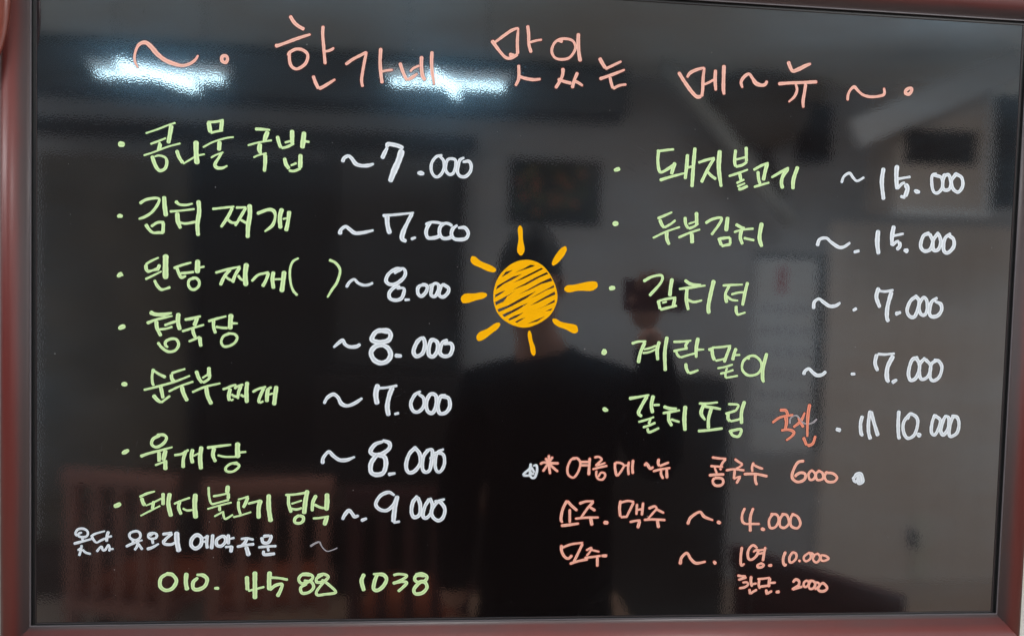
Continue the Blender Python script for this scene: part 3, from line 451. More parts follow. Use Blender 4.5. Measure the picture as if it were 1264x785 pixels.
('salmon', 'coral handwritten drinks words above the lowest coral line', """
280,-2341,34 229,-2451,34 211,-2570,34 229,-2621,31 | 284,-2346,34 342,-2409,34 412,-2468,31 | 318,-2451,31 323,-2621,31 | 214,-2659,34 324,-2647,34 439,-2630,27
434,-2380,34 519,-2353,27 617,-2349,24 | 613,-2358,31 539,-2443,31 460,-2562,24 | 572,-2426,31 642,-2468,31 | 389,-2570,27 525,-2557,27 687,-2554,27 | 585,-2562,38 605,-2656,38
766,-2619,45 797,-2622,45
960,-2340,34 949,-2434,34 961,-2545,34 | 964,-2366,27 1049,-2345,28 1132,-2357,24 | 1127,-2365,31 1087,-2451,31 1039,-2554,24 | 967,-2550,28 1056,-2545,28 | 1171,-2383,28 1167,-2520,28 | 1248,-2365,31 1237,-2528,31 | 1165,-2460,28 1242,-2448,28 | 1084,-2614,28 1161,-2597,28 1222,-2592,28 | 1213,-2597,38 1190,-2691,38
1320,-2442,35 1397,-2413,28 1424,-2442,28 1391,-2485,28 1316,-2574,21 | 1424,-2451,28 1522,-2499,28 | 1265,-2585,28 1386,-2580,28 1542,-2588,28 | 1438,-2592,38 1459,-2688,38
1832,-2644,42 1872,-2554,35 1984,-2485,32 2047,-2546,35 2163,-2592,25
2229,-2615,42 2251,-2624,42
"""),
('salmon', 'coral handwritten word on the lowest coral drinks line', """
226,-2902,34 232,-2979,34 268,-3047,34 320,-3073,31 366,-3031,34 | 239,-2936,27 348,-2894,27 498,-2874,24 | 493,-2886,31 437,-3014,31 389,-3116,31 | 339,-3141,31 440,-3108,31 567,-3083,31
542,-2972,24 606,-2938,24 590,-2989,24 549,-3040,24 | 598,-2963,24 710,-2990,24 | 524,-3066,27 643,-3053,27 729,-3041,27 | 686,-3058,34 690,-3178,34 | 737,-3041,31 811,-3041,38
1755,-3159,46 1769,-3072,35 1837,-3012,32 1893,-3090,35 1965,-3143,35 2087,-3123,28
2197,-3127,35 2212,-3144,42
"""),
('salmon', 'coral handwritten four thousand price beside the drinks', """
2574,-2434,32 2542,-2521,32 2549,-2608,32 2595,-2642,28 | 2594,-2639,28 2778,-2639,28 | 2684,-2434,36 2650,-2556,36 2657,-2738,39
2811,-2704,43 2838,-2712,36
2945,-2512,32 2900,-2591,32 2917,-2686,32 2988,-2678,32 3029,-2591,32 2999,-2521,32 2927,-2512,32 | 3088,-2512,32 3046,-2573,32 3050,-2669,32 3114,-2687,32 3165,-2626,32 3134,-2530,32 3070,-2512,32 | 3223,-2512,32 3189,-2556,32 3193,-2661,32 3276,-2696,32 3318,-2635,32 3278,-2547,32 3205,-2512,32
"""),
('salmon', 'coral handwritten noodle name beside the small price', """
2117,-1787,28 2206,-1799,28 2302,-1801,22 | 2298,-1806,30 2258,-1856,30 2231,-1913,30 | 2101,-1898,27 2185,-1903,27 2264,-1907,27 | 2156,-1914,25 2172,-1955,25 2188,-1991,25 | 2228,-1934,25 2240,-1938,25 | 2085,-2017,32 2180,-2006,32 2285,-2003,32 | 2153,-2057,32 2138,-2090,32 2156,-2131,32 2199,-2149,32 2253,-2139,32 2276,-2106,32 2266,-2065,32 2224,-2049,32 2170,-2049,32
2415,-1806,29 2467,-1842,29 2519,-1871,29 | 2523,-1875,25 2478,-1908,25 2437,-1929,25 | 2304,-1952,27 2412,-1937,27 2547,-1950,27 | 2421,-1949,32 2417,-2007,32 2411,-2060,25 | 2411,-2063,24 2458,-2040,24 2504,-2027,20 | 2496,-2035,32 2469,-2081,32 2449,-2118,32
2665,-1849,32 2647,-1907,32 2654,-1969,32 | 2671,-1882,29 2731,-1911,29 2791,-1929,29 | 2541,-1998,32 2693,-1996,32 2855,-2025,32 | 2693,-2006,35 2696,-2080,35 2720,-2137,36
"""),
('salmon', 'coral handwritten price on the line with the number one', """
2556,-2936,33 2546,-3049,33 2548,-3147,33 2566,-3174,33 2598,-3152,22
2760,-2953,26 2704,-2915,33 2656,-2953,33 2636,-3017,33 2650,-3088,33 2695,-3099,33 2753,-3050,33 2773,-2986,33 2740,-2980,33 2707,-3002,22 | 2751,-2986,26 2861,-2970,27 | 2758,-3029,26 2857,-3013,27 | 2865,-2937,33 2850,-3029,33 2839,-3121,33 | 2813,-3154,27 2770,-3175,31 2782,-3202,31 2831,-3197,31 2852,-3170,31 2813,-3150,31
2925,-3179,33 2952,-3177,38
3137,-2998,36 3111,-3074,36 3112,-3139,36 3136,-3177,36 3155,-3161,24
3223,-3020,31 3192,-3074,31 3200,-3134,31 3239,-3134,31 3282,-3086,31 3279,-3031,31 3245,-3012,31 3223,-3020,31
3322,-3116,29 3332,-3123,33
3446,-3021,27 3387,-3065,29 3389,-3108,29 3423,-3125,29 3472,-3092,29 3475,-3043,29 3446,-3016,29 | 3446,-3016,22 3497,-3027,29 3527,-3076,29
3565,-3033,25 3515,-3054,29 3512,-3109,29 3553,-3142,29 3591,-3115,29 3600,-3066,29 3564,-3027,29
3611,-3077,29 3624,-3115,29 3664,-3121,29 3719,-3094,29 3684,-3061,29 3621,-3049,29 3612,-3082,29
"""),
('salmon', 'coral handwritten price on the very bottom line', """
2511,-3303,31 2555,-3314,31 2621,-3318,31 | 2524,-3363,29 2578,-3347,29 2633,-3331,29 | 2580,-3396,22 2641,-3396,29 2653,-3429,29 2605,-3461,29 2539,-3471,29 | 2693,-3315,35 2692,-3386,35 2710,-3451,35 | 2719,-3418,27 2769,-3410,27 | 2678,-3494,33 2686,-3538,31 | 2691,-3543,31 2729,-3516,31 2777,-3490,31
2777,-3354,27 2855,-3349,27 2943,-3339,27 | 2805,-3365,33 2797,-3419,33 2816,-3479,33 | 2820,-3452,31 2870,-3447,31 2936,-3437,31 | 2943,-3339,40 2934,-3399,40 2935,-3458,40 | 2951,-3404,27 3023,-3402,27 | 2900,-3502,33 2909,-3545,33 | 2913,-3548,31 2940,-3529,31 2978,-3510,31
3040,-3525,33 3067,-3522,40
3251,-3401,29 3289,-3363,34 3334,-3386,34 3331,-3435,34 3288,-3467,34 3244,-3494,29 | 3250,-3494,33 3316,-3473,34 3382,-3457,34
3435,-3381,29 3402,-3403,29 3399,-3446,29 3427,-3463,29 3460,-3436,29 3463,-3398,29 3435,-3381,29
3496,-3382,29 3465,-3436,31 3484,-3485,31 3529,-3480,31 3554,-3426,31 3525,-3387,31 3480,-3381,31
3537,-3404,29 3593,-3410,29 3606,-3448,29 3552,-3497,29
3644,-3416,29 3596,-3481,34 3615,-3514,34 3671,-3520,34 3715,-3487,34 3696,-3443,34 3649,-3416,34
"""),
]
SUN_DISC = [(-330, 628), (-230, 620), (-129, 577), (-44, 497), (35, 367), (71, 269), (83, 170), (60, 70), (5, -31), (-93, -116), (-191, -168), (-290, -198), (-407, -189), (-524, -142), (-625, -62), (-686, 51), (-706, 182), (-692, 298), (-646, 414), (-566, 515), (-461, 592)]
SUN_GAPS = [[(-613, 407), (-565, 474), (-475, 501), (-540, 453)], [(-450, 469), (-344, 521), (-262, 570), (-204, 566), (-228, 549), (-327, 513)], [(-471, 345), (-324, 431), (-128, 536), (-103, 525), (-209, 467), (-340, 398)], [(-680, 252), (-660, 302), (-570, 359), (-473, 419), (-358, 455), (-488, 377), (-570, 334)], [(-482, 254), (-338, 332), (-208, 410), (-60, 485), (-35, 468), (-142, 420), (-305, 325)], [(-687, 158), (-685, 191), (-625, 226), (-559, 249), (-624, 198)], [(-401, 204), (-270, 276), (-140, 354), (-8, 419), (18, 383), (-123, 338), (-270, 260)], [(-675, 65), (-682, 104), (-582, 161), (-427, 252), (-533, 179), (-580, 112)], [(-259, 156), (-120, 239), (36, 331), (40, 301), (-54, 266), (-168, 200)], [(-635, -18), (-652, 16), (-529, 64), (-367, 158), (-178, 254), (-300, 160), (-480, 57)], [(-256, 70), (-117, 157), (47, 252), (56, 216), (-51, 167), (-166, 106)], [(-567, -77), (-592, -48), (-478, 7), (-364, 68), (-274, 103), (-412, 9)], [(-201, 9), (-65, 75), (50, 153), (51, 120), (-48, 76)], [(-500, -117), (-517, -101), (-443, -58), (-329, -14), (-410, -74)], [(-63, 6), (-5, 35), (28, 49), (7, 19)], [(-408, -143), (-433, -132), (-376, -98), (-302, -74)], [(-283, -153), (-193, -110), (-61, -52), (-159, -121)]]
SUN_RAYS = [[(-416, 1037), (-394, 1041), (-364, 883), (-361, 690), (-401, 685), (-416, 881)], [(3, 607), (155, 810), (177, 794), (179, 753), (29, 570), (9, 574)], [(170, 306), (295, 343), (554, 387), (575, 367), (569, 309), (339, 270), (175, 262)], [(-1091, 166), (-928, 203), (-805, 211), (-783, 190), (-796, 165), (-910, 121), (-1064, 81), (-1086, 92)], [(-991, 634), (-972, 654), (-872, 597), (-698, 520), (-681, 496), (-697, 470), (-754, 470), (-870, 515), (-986, 577)], [(-891, -299), (-769, -222), (-631, -145), (-614, -161), (-622, -194), (-702, -270), (-864, -376), (-889, -365)], [(-267, -252), (-251, -235), (-235, -252), (-211, -351), (-171, -466), (-181, -538), (-200, -541), (-242, -418)], [(32, -88), (48, -79), (141, -119), (327, -156), (341, -172), (339, -247), (195, -209), (76, -162), (36, -121)]]
# ---------------- the menu board ----------------
board = empty('menu_board', (0, 0, Z0), 'black glass menu board covered in handwriting in a red-brown frame on the wall', 'menu board')
gl = obj('glass_panel', B((-BW/2, 0, -BH/2), (BW/2, .006, BH/2)), M_glass, board)
tag(obj('backing_board', B((-BW/2-.02, .008, -BH/2-.02), (BW/2+.02, .029, BH/2+.02)), M_gasket, board))

# frame profile: (distance out from the glass edge, height towards the viewer, redness; low values carry the painted grey reflection)
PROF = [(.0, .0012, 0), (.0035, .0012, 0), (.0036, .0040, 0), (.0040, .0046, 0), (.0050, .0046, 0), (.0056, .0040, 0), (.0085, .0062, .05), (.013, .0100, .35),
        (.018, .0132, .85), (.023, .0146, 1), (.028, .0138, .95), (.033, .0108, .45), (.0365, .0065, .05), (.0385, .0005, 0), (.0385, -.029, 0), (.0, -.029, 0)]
def prof_d(side, i):
    """the rubber strip is wide at the top and sides, almost hidden at the bottom"""
    d = PROF[i][0]
    if side == 'bottom' and 1 <= i <= 5: return d - .0029
    if side == 'bottom' and i in (6, 7): return d - .0015
    return d
def rail(side):
    bm = bmesh.new(); n = len(PROF); rings = []; tone = bm.verts.layers.float.new('tone')
    for end in (0, 1):
        ring = []
        for i, (d, h, tn) in enumerate(PROF):
            if side in ('top', 'bottom'):
                p = ((-1 if end == 0 else 1)*(BW/2 + prof_d('left', i)), -h, (1 if side == 'top' else -1)*(BH/2 + prof_d(side, i)))
            else:
                p = ((-1 if side == 'left' else 1)*(BW/2 + prof_d(side, i)), -h, (-1 if end == 0 else 1)*(BH/2 + prof_d('bottom' if end == 0 else 'top', i)))
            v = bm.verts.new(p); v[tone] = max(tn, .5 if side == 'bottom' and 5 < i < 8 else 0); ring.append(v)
        rings.append(ring)
    for i in range(n):
        j = (i+1) % n
        f = bm.faces.new((rings[0][i], rings[0][j], rings[1][j], rings[1][i]))
        f.material_index = 1 if i in (0, 1) else (2 if i in (2, 3, 4) else 0)
        f.smooth = 5 <= i <= 12
    bm.faces.new(rings[0]); bm.faces.new(rings[1][::-1])
    bmesh.ops.recalc_face_normals(bm, faces=bm.faces[:])
    return bm
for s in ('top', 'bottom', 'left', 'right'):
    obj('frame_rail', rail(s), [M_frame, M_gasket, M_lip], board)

# ---------------- handwriting: marker strokes laid on the glass ----------------
def smooth_path(pts, step):
    """Catmull-Rom through (x, z, w) points"""
    if len(pts) == 1: pts = [(pts[0][0]-.0004, pts[0][1], pts[0][2]), (pts[0][0]+.0004, pts[0][1], pts[0][2])]
    P = [Vector(p) for p in pts]
    closed = len(P) > 4 and (P[0].xy - P[-1].xy).length < .0008
    if closed: ext = [P[-2]] + P + [P[1]]
    else: ext = [P[0]*2 - P[1]] + P + [P[-1]*2 - P[-2]]
    out = []
    for i in range(1, len(ext)-2):
        a, b, c, d = ext[i-1:i+3]
        n = max(2, int((c-b).xy.length/step)+1)
        for k in range(n):
            t = k/n
            out.append(.5*((2*b)+(c-a)*t+(2*a-5*b+4*c-d)*t*t+(3*b-a-3*c+d)*t**3))
    out.append(P[-1])
    if not closed and (P[0].xy-P[-1].xy).length > 1.7*P[0].z:                                   # the round caps reach past the ends, so pull the ends in
        L = sum((out[i+1].xy-out[i].xy).length for i in range(len(out)-1))
        for end in (0, 1):
            if end: out.reverse()
            cut = min(.36*out[0].z, .3*L)
            while len(out) > 2 and (out[1].xy-out[0].xy).length < cut: cut -= (out[1].xy-out[0].xy).length; out.pop(0)
            d = (out[1].xy-out[0].xy).length
            if d > 1e-6: out[0] = out[0].lerp(out[1], min(.9, cut/d))
            if end: out.reverse()
    return out
def ribbon(bm, uvl, path, grow, h0, h1, mi, crown):
    """one stroke with rounded ends; cross-section flat on the glass with a slight crown"""
    n = len(path); rows = []; L = 0; s0 = random.random()*50
    def nrm(i):
        t = path[min(i+1, n-1)] - path[max(i-1, 0)]; t = t.xy
        if t.length < 1e-7: t = Vector((1, 0))
        t.normalize(); return t, Vector((-t.y, t.x))
    def row(p, nv, hw, y, s):
        r = []
        for k, q in enumerate((-1, -.55, 0, .55, 1)):
            yy = y + (crown if k in (1, 2, 3) else 0)
            v = bm.verts.new((p[0] + nv.x*hw*q, -yy, p[1] + nv.y*hw*q)); r.append((v, (q, s)))
        rows.append(r)
    # start cap
    t, nv = nrm(0); hw = path[0].z/2 + grow
    for a in (80, 50, 22):
        a = math.radians(a); row(path[0].xy - t*hw*math.sin(a)*.75, nv, hw*math.cos(a), h0, s0)
    ph = random.random()*9; ph2 = random.random()*9
    for i, p in enumerate(path):
        if i: L += (p.xy-path[i-1].xy).length
        t, nv = nrm(i)
        hw = p.z/2*(1 + .05*math.sin(L*310+ph) + .035*math.sin(L*870+ph2)) + grow
        row(p.xy, nv, hw, h0 + (h1-h0)*i/max(1, n-1), s0+L)
    t, nv = nrm(n-1); hw = path[-1].z/2 + grow
    for a in (22, 50, 80):
        a = math.radians(a); row(path[-1].xy + t*hw*math.sin(a)*.75, nv, hw*math.cos(a), h1, s0+L)
    for i in range(len(rows)-1):
        for k in range(4):
            q = (rows[i][k], rows[i+1][k], rows[i+1][k+1], rows[i][k+1])
            f = bm.faces.new([v for v, _ in q]); f.material_index = mi; f.smooth = True
            for lp, (_, uv) in zip(f.loops, q): lp[uvl].uv = uv
for col, label, data in WRITING:
    lines = [l for l in data.strip().split('\n') if l.strip()]
    word = None; inst = []
    for li, l in enumerate(lines):
        wk = (1, 1, {'green': .93, 'coral': .93}.get(col, 1))
        strokes = [[tuple(int(a)*1e-4*k_ for a, k_ in zip(p.split(','), wk)) for p in s.split()] for s in l.split(' | ')]
        inst.append(strokes)
    allp = [p for st in inst for s in st for p in s]
    cx = sum(p[0] for p in allp)/len(allp); cz = sum(p[1] for p in allp)/len(allp)
    word = bpy.data.objects.new('handwriting', None); C.objects.link(word); word.parent = board
    word.location = (cx, -.0001, cz); word.empty_display_size = .01; word['label'] = label
    for strokes in inst:
        bm = bmesh.new(); uvl = bm.loops.layers.uv.new('UVMap')
        for k, s in enumerate(strokes):
            path = smooth_path([(x-cx, z-cz, wd) for x, z, wd in s], .0011)
            ribbon(bm, uvl, path, .0011, .00002+.000003*k, .000022+.000003*k, 1, 0)  # wider ribbon underneath carries the painted halo
            ribbon(bm, uvl, path, 0, .00012+.00003*k, .00014+.00003*k, 0, .00006)
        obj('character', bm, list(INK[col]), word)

# ---------------- the sun, a digital overlay added as a flat shape on the glass ----------------
sx = sum(p[0] for p in SUN_DISC)/len(SUN_DISC)*1e-4; sz = sum(p[1] for p in SUN_DISC)/len(SUN_DISC)*1e-4
sun = bpy.data.objects.new('sun_drawing', None); C.objects.link(sun); sun.parent = board; sun.location = (sx, -.0001, sz)
sun['label'] = 'bright yellow hand-drawn sun with hatched disc and eight rays'; sun.empty_display_size = .01
def flat_shape(name, loops, sm):
    """filled outline with holes, 0.4 mm thick, laid on the glass"""
    cu = bpy.data.curves.new(name, 'CURVE'); cu.dimensions = '2D'; cu.fill_mode = 'BOTH'; cu.extrude = .0002
    for j, lp in enumerate(loops):
        pts = [(x*1e-4-sx, z*1e-4-sz) for x, z in lp]
        sp = cu.splines.new('BEZIER' if (sm and j == 0) else 'POLY'); sp.use_cyclic_u = True
        if sp.type == 'BEZIER':
            sp.bezier_points.add(len(pts)-1); sp.resolution_u = 5
            for b_, p in zip(sp.bezier_points, pts):
                b_.co = (*p, 0); b_.handle_left_type = b_.handle_right_type = 'AUTO'
        else:
            sp.points.add(len(pts)-1)
            for b_, p in zip(sp.points, pts): b_.co = (*p, 0, 1)
    tmp = bpy.data.objects.new(name, cu); C.objects.link(tmp)
    dg = bpy.context.evaluated_depsgraph_get(); me = bpy.data.meshes.new_from_object(tmp.evaluated_get(dg))
    bpy.data.objects.remove(tmp)
    for v in me.vertices: v.co = Vector((v.co.x, -.0003-v.co.z, v.co.y))
    me.materials.clear(); me.materials.append(M_sun)
    o = bpy.data.objects.new(name, me); C.objects.link(o); o.parent = sun
    return o
flat_shape('sun_disc', [SUN_DISC] + SUN_GAPS, True)
for r in SUN_RAYS: flat_shape('sun_ray', [r], True)

# ---------------- specks and wiped scratches on the glass ----------------
M_speck = mat('dust', lin(150, 150, 150), .8, .1)
bm = bmesh.new()
for i in range(150):
    x = random.uniform(-BW/2+.01, BW/2-.01); z = random.uniform(-BH/2+.01, BH/2-.01); r = random.choice((.0002, .0003, .0003, .0004, .0007))
    v = [bm.verts.new((x+r*math.cos(a)*random.uniform(.6, 1.2), -.0001, z+r*math.sin(a)*random.uniform(.6, 1.2))) for a in (0, 1.2, 2.4, 3.6, 4.9)]
    bm.faces.new(v[::-1])
tag(obj('dust_speck', bm, M_speck, board), kind='stuff')
M_scr = mat('scratch', lin(62, 62, 66), .5, .2)
bm = bmesh.new()
def scratches(cx, cz, sx_, sz_, n, ang, ln):
    for i in range(n):
        x = random.gauss(cx, sx_); z = random.gauss(cz, sz_); a = math.radians(ang + random.gauss(0, 5)); l = random.uniform(.3, 1)*ln
        d = Vector((math.cos(a), math.sin(a)))*l; q = Vector((-d.y, d.x)).normalized()*.00017
        p = Vector((x, z))
        vs = [p+d, p+q, p-d, p-q]
        bm.faces.new([bm.verts.new((u.x, -.00005, u.y)) for u in vs])
scratches(.145, .192, .022, .012, 34, -27, .010)
scratches(-.475, .10, .02, .12, 10, 82, .008)
scratches(-.16, -.115, .02, .015, 10, 15, .004)
scratches(-.43, -.26, .015, .012, 12, 50, .0018)
scratches(-.22, -.09, .03, .02, 8, 40, .002)
scratches(-.49, -.16, .03, .05, 9, 85, .006)
scratches(.10, -.02, .012, .012, 12, 20, .0016)
scratches(.24, -.28, .05, .05, 4, 50, .004)
bmesh.ops.recalc_face_normals(bm, faces=bm.faces[:])
tag(obj('scratch', bm, M_scr, board), kind='stuff')

# ---------------- thing at the upper left, overlapping the frame ----------------
M_orn = mat('polished_red_wood', lin(120, 52, 36), .3, noise=((60, 60, 4), .3), coat=.5)
bm = bmesh.new()
bmesh.ops.create_uvsphere(bm, u_segments=40, v_segments=24, radius=1)
for v in bm.verts: v.co = Vector((v.co.x*.036, v.co.y*.012, v.co.z*.092))
orn = obj('wooden_ornament', bm, M_orn, None, True, (-.6475, -.030, Z0+.3357))
tag(orn, 'polished red-brown rounded wooden ornament overlapping the upper left corner of the board frame', 'ornament')

# ================= the room mirrored in the glass =================
M_metal = mat('white_metal', lin(225, 226, 228), .4)
M_tube = mat('lit_tube', (1, 1, 1, 1), .4, emit=((.58, .87, 1, 1), TUBE_STRENGTH))
M_panel = mat('lit_panel', (1, 1, 1, 1), .4, emit=((.95, .98, 1, 1), 9))
M_dframe0 = mat('thin_wire', lin(70, 70, 70), .5)
def lamp(x0, x1, z, y, xa, ya, xb, yb, label):
    cx = (x0+x1)/2
    t = empty('hanging_lamp', (cx, y, z), label, 'ceiling lamp', 'crossed tube lamps hanging under the ceiling')
    obj('housing', B((x0-cx-.03, -.035, .022), (x1-cx+.03, .035, .05), bev=.006), M_metal, t)
    obj('lamp_tube', T([(x0-cx, 0, 0), (x1-cx, 0, 0)], .0105), M_tube, t)
    obj('lamp_tube', T([(xa-cx, ya-y, .002), (xb-cx, yb-y, .002)], .016), M_tube, t)
    for sx_ in (-1, 1):
        obj('hanger_rod', T([(sx_*(x1-x0)*.35, 0, .05), (sx_*(x1-x0)*.35, 0, 3.0-z)], .002), M_dframe0, t)
lamp(-1.525, -1.043, Z0+.832, -2.2, -1.38, -2.05, -1.20, -2.37, 'left crossed-tube lamp, mirrored as the glare over the first menu line')
lamp(-.376, .09, Z0+.858, -2.2, -.20, -2.05, -.10, -2.37, 'right crossed-tube lamp, mirrored as the glare under the title')
for i, (x, y, e) in enumerate(FILL_PANELS):  # added fill lights, not part of the mirrored room
    t = empty('ceiling_panel_light', (x, y, 2.96), ['square ceiling light panel left of the person, outside the mirror image', 'square ceiling light panel right of the person, outside the mirror image'][i], 'ceiling light')
    obj('housing', B((-.5, -.22, 0), (.5, .22, .038), bev=.005), M_metal, t)
    obj('diffuser', B((-.47, -.19, -.012), (.47, .19, -.002), bev=.003), M_panel, t)
    ld = bpy.data.lights.new('panel_lamp', 'AREA'); ld.shape = 'RECTANGLE'; ld.size = .92; ld.size_y = .36; ld.energy = e; ld.color = (.97, .985, 1)
    lo = bpy.data.objects.new('panel_lamp', ld); C.objects.link(lo); lo.location = (0, 0, -.02); lo.parent = t

def R(x0, x1, z0, z1, y, d=.04): return (x0, y, z0+Z0), (x1, y+d, z1+Z0)
M_dark = mat('dark_glass', lin(24, 21, 22), .3)
M_dark2 = mat('dark_grey_glass', lin(66, 64, 64), .25)
M_dframe = mat('dark_frame', lin(36, 34, 36), .5)
M_brown = mat('brown_wood', lin(70, 48, 38), .4, noise=((3, 3, 20), .25))
# glazed partition on the left
t = empty('glass_partition', (-.76, -3.3, 0), 'dark glazed partition with three panes filling the left of the back wall', 'partition')
def rel(a, b, o): return tuple(a[i]-o[i] for i in range(3)), tuple(b[i]-o[i] for i in range(3))
def part(name, m, t, a, b, bev=0):
    a, b = rel(a, b, t.location); return obj(name, B(a, b, bev=bev), m, t)
part('pane', M_dark, t, (-1.46, -3.28, .3), (-.80, -3.26, Z0+.70))
part('pane', M_dark2, t, (-.74, -3.28, .3), (-.10, -3.26, Z0+.72))
part('pane', mat('brown_glass', lin(96, 86, 74), .3, noise=((3, 3, 3), .4)), t, (-2.3, -3.28, .3), (-1.52, -3.26, Z0+.68))
part('frame_bar', M_dframe, t, (-1.52, -3.29, 0), (-1.46, -3.23, Z0+.76))
part('frame_bar', M_dark, t, (-.80, -3.29, 0), (-.74, -3.23, Z0+.76))
part('frame_bar', M_dframe, t, (-.10, -3.29, 0), (-.04, -3.23, Z0+.78))
part('frame_bar', M_dframe, t, (-2.4, -3.29, Z0+.78), (.02, -3.23, Z0+.86))
part('lower_panel', M_brown, t, (-2.4, -3.30, 0), (-.04, -3.24, .3))
# beam under the ceiling
t = empty('ceiling_beam', (-1.0, -3.2, Z0+1.1), 'dark grey beam running under the ceiling behind the hanging lamps', 'beam')
part('beam_face', mat('beam_paint', lin(92, 96, 100), .7), t, (-3.0, -3.38, Z0+1.0), (.85, -3.15, Z0+1.24), .01)
# picture
t = empty('wall_picture', (.49, -3.36, Z0+.59), 'dark picture of red flowers hung on the grey wall', 'picture')
def flowers():
    m = mat('flower_print', (.02, .02, .02, 1), .3); nt = m.node_tree; b = nt.nodes['Principled BSDF']
    v = nt.nodes.new('ShaderNodeTexVoronoi'); v.inputs['Scale'].default_value = 14
    r = nt.nodes.new('ShaderNodeValToRGB'); r.color_ramp.elements[0].color = lin(160, 46, 42); r.color_ramp.elements[0].position = .15
    r.color_ramp.elements[1].color = lin(18, 20, 22); r.color_ramp.elements[1].position = .55
    e = r.color_ramp.elements.new(.38); e.color = lin(74, 92, 46)
    tc = nt.nodes.new('ShaderNodeTexCoord'); nt.links.new(tc.outputs['Object'], v.inputs['Vector'])
    nt.links.new(v.outputs['Distance'], r.inputs[0]); nt.links.new(r.outputs[0], b.inputs['Base Color']); return m
part('picture_frame', M_dark, t, (.224, -3.40, Z0+.405), (.755, -3.37, Z0+.775), .004)
part('print', flowers(), t, (.26, -3.372, Z0+.435), (.72, -3.366, Z0+.745))
# air conditioner high on the right
M_ac = mat('beige_plastic', lin(196, 180, 168), .5)
t = empty('air_conditioner', (2.3, -2.6, Z0+.48), 'beige air conditioner with a dark outlet high on the right of the mirrored room', 'air conditioner')
part('casing', M_ac, t, (2.09, -2.9, Z0+.47), (2.57, -2.62, Z0+1.10), .02)
part('bottom_trim', M_metal, t, (2.08, -2.65, Z0+.45), (2.58, -2.60, Z0+.475))
part('side_trim', M_metal, t, (2.55, -2.65, Z0+.476), (2.574, -2.60, Z0+1.08))
part('air_outlet', M_dark, t, (2.12, -2.64, Z0+.70), (2.50, -2.612, Z0+.87))
part('side_panel', mat('black_plastic', lin(10, 11, 16), .5), t, (2.575, -2.9, Z0+.50), (2.72, -2.58, Z0+1.05), .01)
a = obj('top_flap', B((-.45, -.02, -.085), (.48, .02, .055), bev=.01), mat('grey_plastic', lin(190, 190, 192), .6), t)
a.location = (-.10, .08, .53); a.rotation_euler = (0, math.radians(-25), 0)
# pipe and round fan near the ceiling
t = empty('wall_fan', (1.62, -3.2, Z0+1.08), 'round brown wall fan under the ceiling right of the picture', 'fan')
bm = bmesh.new(); bmesh.ops.create_uvsphere(bm, u_segments=24, v_segments=12, radius=1)
for v in bm.verts: v.co = Vector((v.co.x*.30, v.co.y*.08, v.co.z*.22))
obj('fan_cage', bm, mat('brown_plastic', lin(104, 92, 82), .5), t, True)
obj('fan_arm', T([(0, -.1, 0), (.1, -.1, -.25), (.22, -.15, -.5)], .03), M_brown, t)
t = tag(obj('duct_pipe', T([(1.02, -3.1, Z0+1.27), (1.12, -3.1, Z0+1.18), (1.34, -3.1, Z0+.95), (1.62, -3.1, Z0+.62), (1.8, -3.15, Z0+.45)], .045, n=16), mat('pipe_plastic', lin(190, 190, 186), .5), None, True), 'pale grey duct pipe slanting down from the ceiling in front of the fan', 'pipe')
t = empty('wall_speaker', (2.0, -3.3, Z0+1.0), 'small black wall speaker below a pale bracket box', 'speaker')
part('cabinet', mat('speaker_black', lin(6, 8, 16), .5), t, (1.93, -3.38, Z0+.82), (2.09, -3.26, Z0+1.14), .01)
part('bracket_box', mat('bracket_beige', lin(158, 148, 136), .6), t, (1.86, -3.38, Z0+1.16), (2.06, -3.28, Z0+1.27), .01)
# calendar
t = empty('wall_calendar', (1.95, -3.36, Z0-.33), 'pale paper calendar sheet hung on the wall beside the panelling', 'calendar')
part('sheet', mat('calendar_paper', lin(228, 228, 230), .7, noise=((9, 9, 14), .06)), t, (1.72, -3.395, Z0-.92), (2.11, -3.39, Z0+.25))
part('backing_strip', M_dframe, t, (2.115, -3.398, Z0-.9), (2.145, -3.38, Z0+.272))
part('backing_strip', M_dframe, t, (1.70, -3.398, Z0+.255), (2.11, -3.38, Z0+.272))
M_cp = mat('faded_print', lin(168, 162, 170), .8)
part('print_block', mat('red_print', lin(196, 120, 128), .8), t, (1.86, -3.3895, Z0+.04), (1.90, -3.388, Z0+.20))
for k in range(6):
    for q in range(4):
        part('print_block', M_cp, t, (1.77+.085*q, -3.3895, Z0-.08-.13*k), (1.80+.085*q, -3.388, Z0-.03-.13*k))
# panelled wall part at the right with a switch
t = empty('wall_panelling', (3.2, -3.38, 0), 'warm beige vertically panelled wall covering at the right of the mirrored room', 'wall panelling')
M_pan = mat('beige_panel', lin(228, 214, 205), .7, noise=((30, 2, .6), .06))
x = 2.16
while x < 4.5:
    part('panel', M_pan, t, (x, -3.40, 0), (x+.148, -3.375, 2.2), .004); x += .15
t = empty('switch_plate', (2.82, -3.36, Z0-1.5), 'tall pale switch plate with a dark blue knob on the beige panelling', 'switch')
part('plate', mat('plate_cream', lin(222, 214, 200), .5), t, (2.78, -3.374, Z0-1.70), (2.88, -3.36, Z0-1.30), .004)
part('knob', mat('knob_blue', lin(20, 24, 60), .5), t, (2.75, -3.374, Z0-1.50), (2.79, -3.34, Z0-1.39), .008)

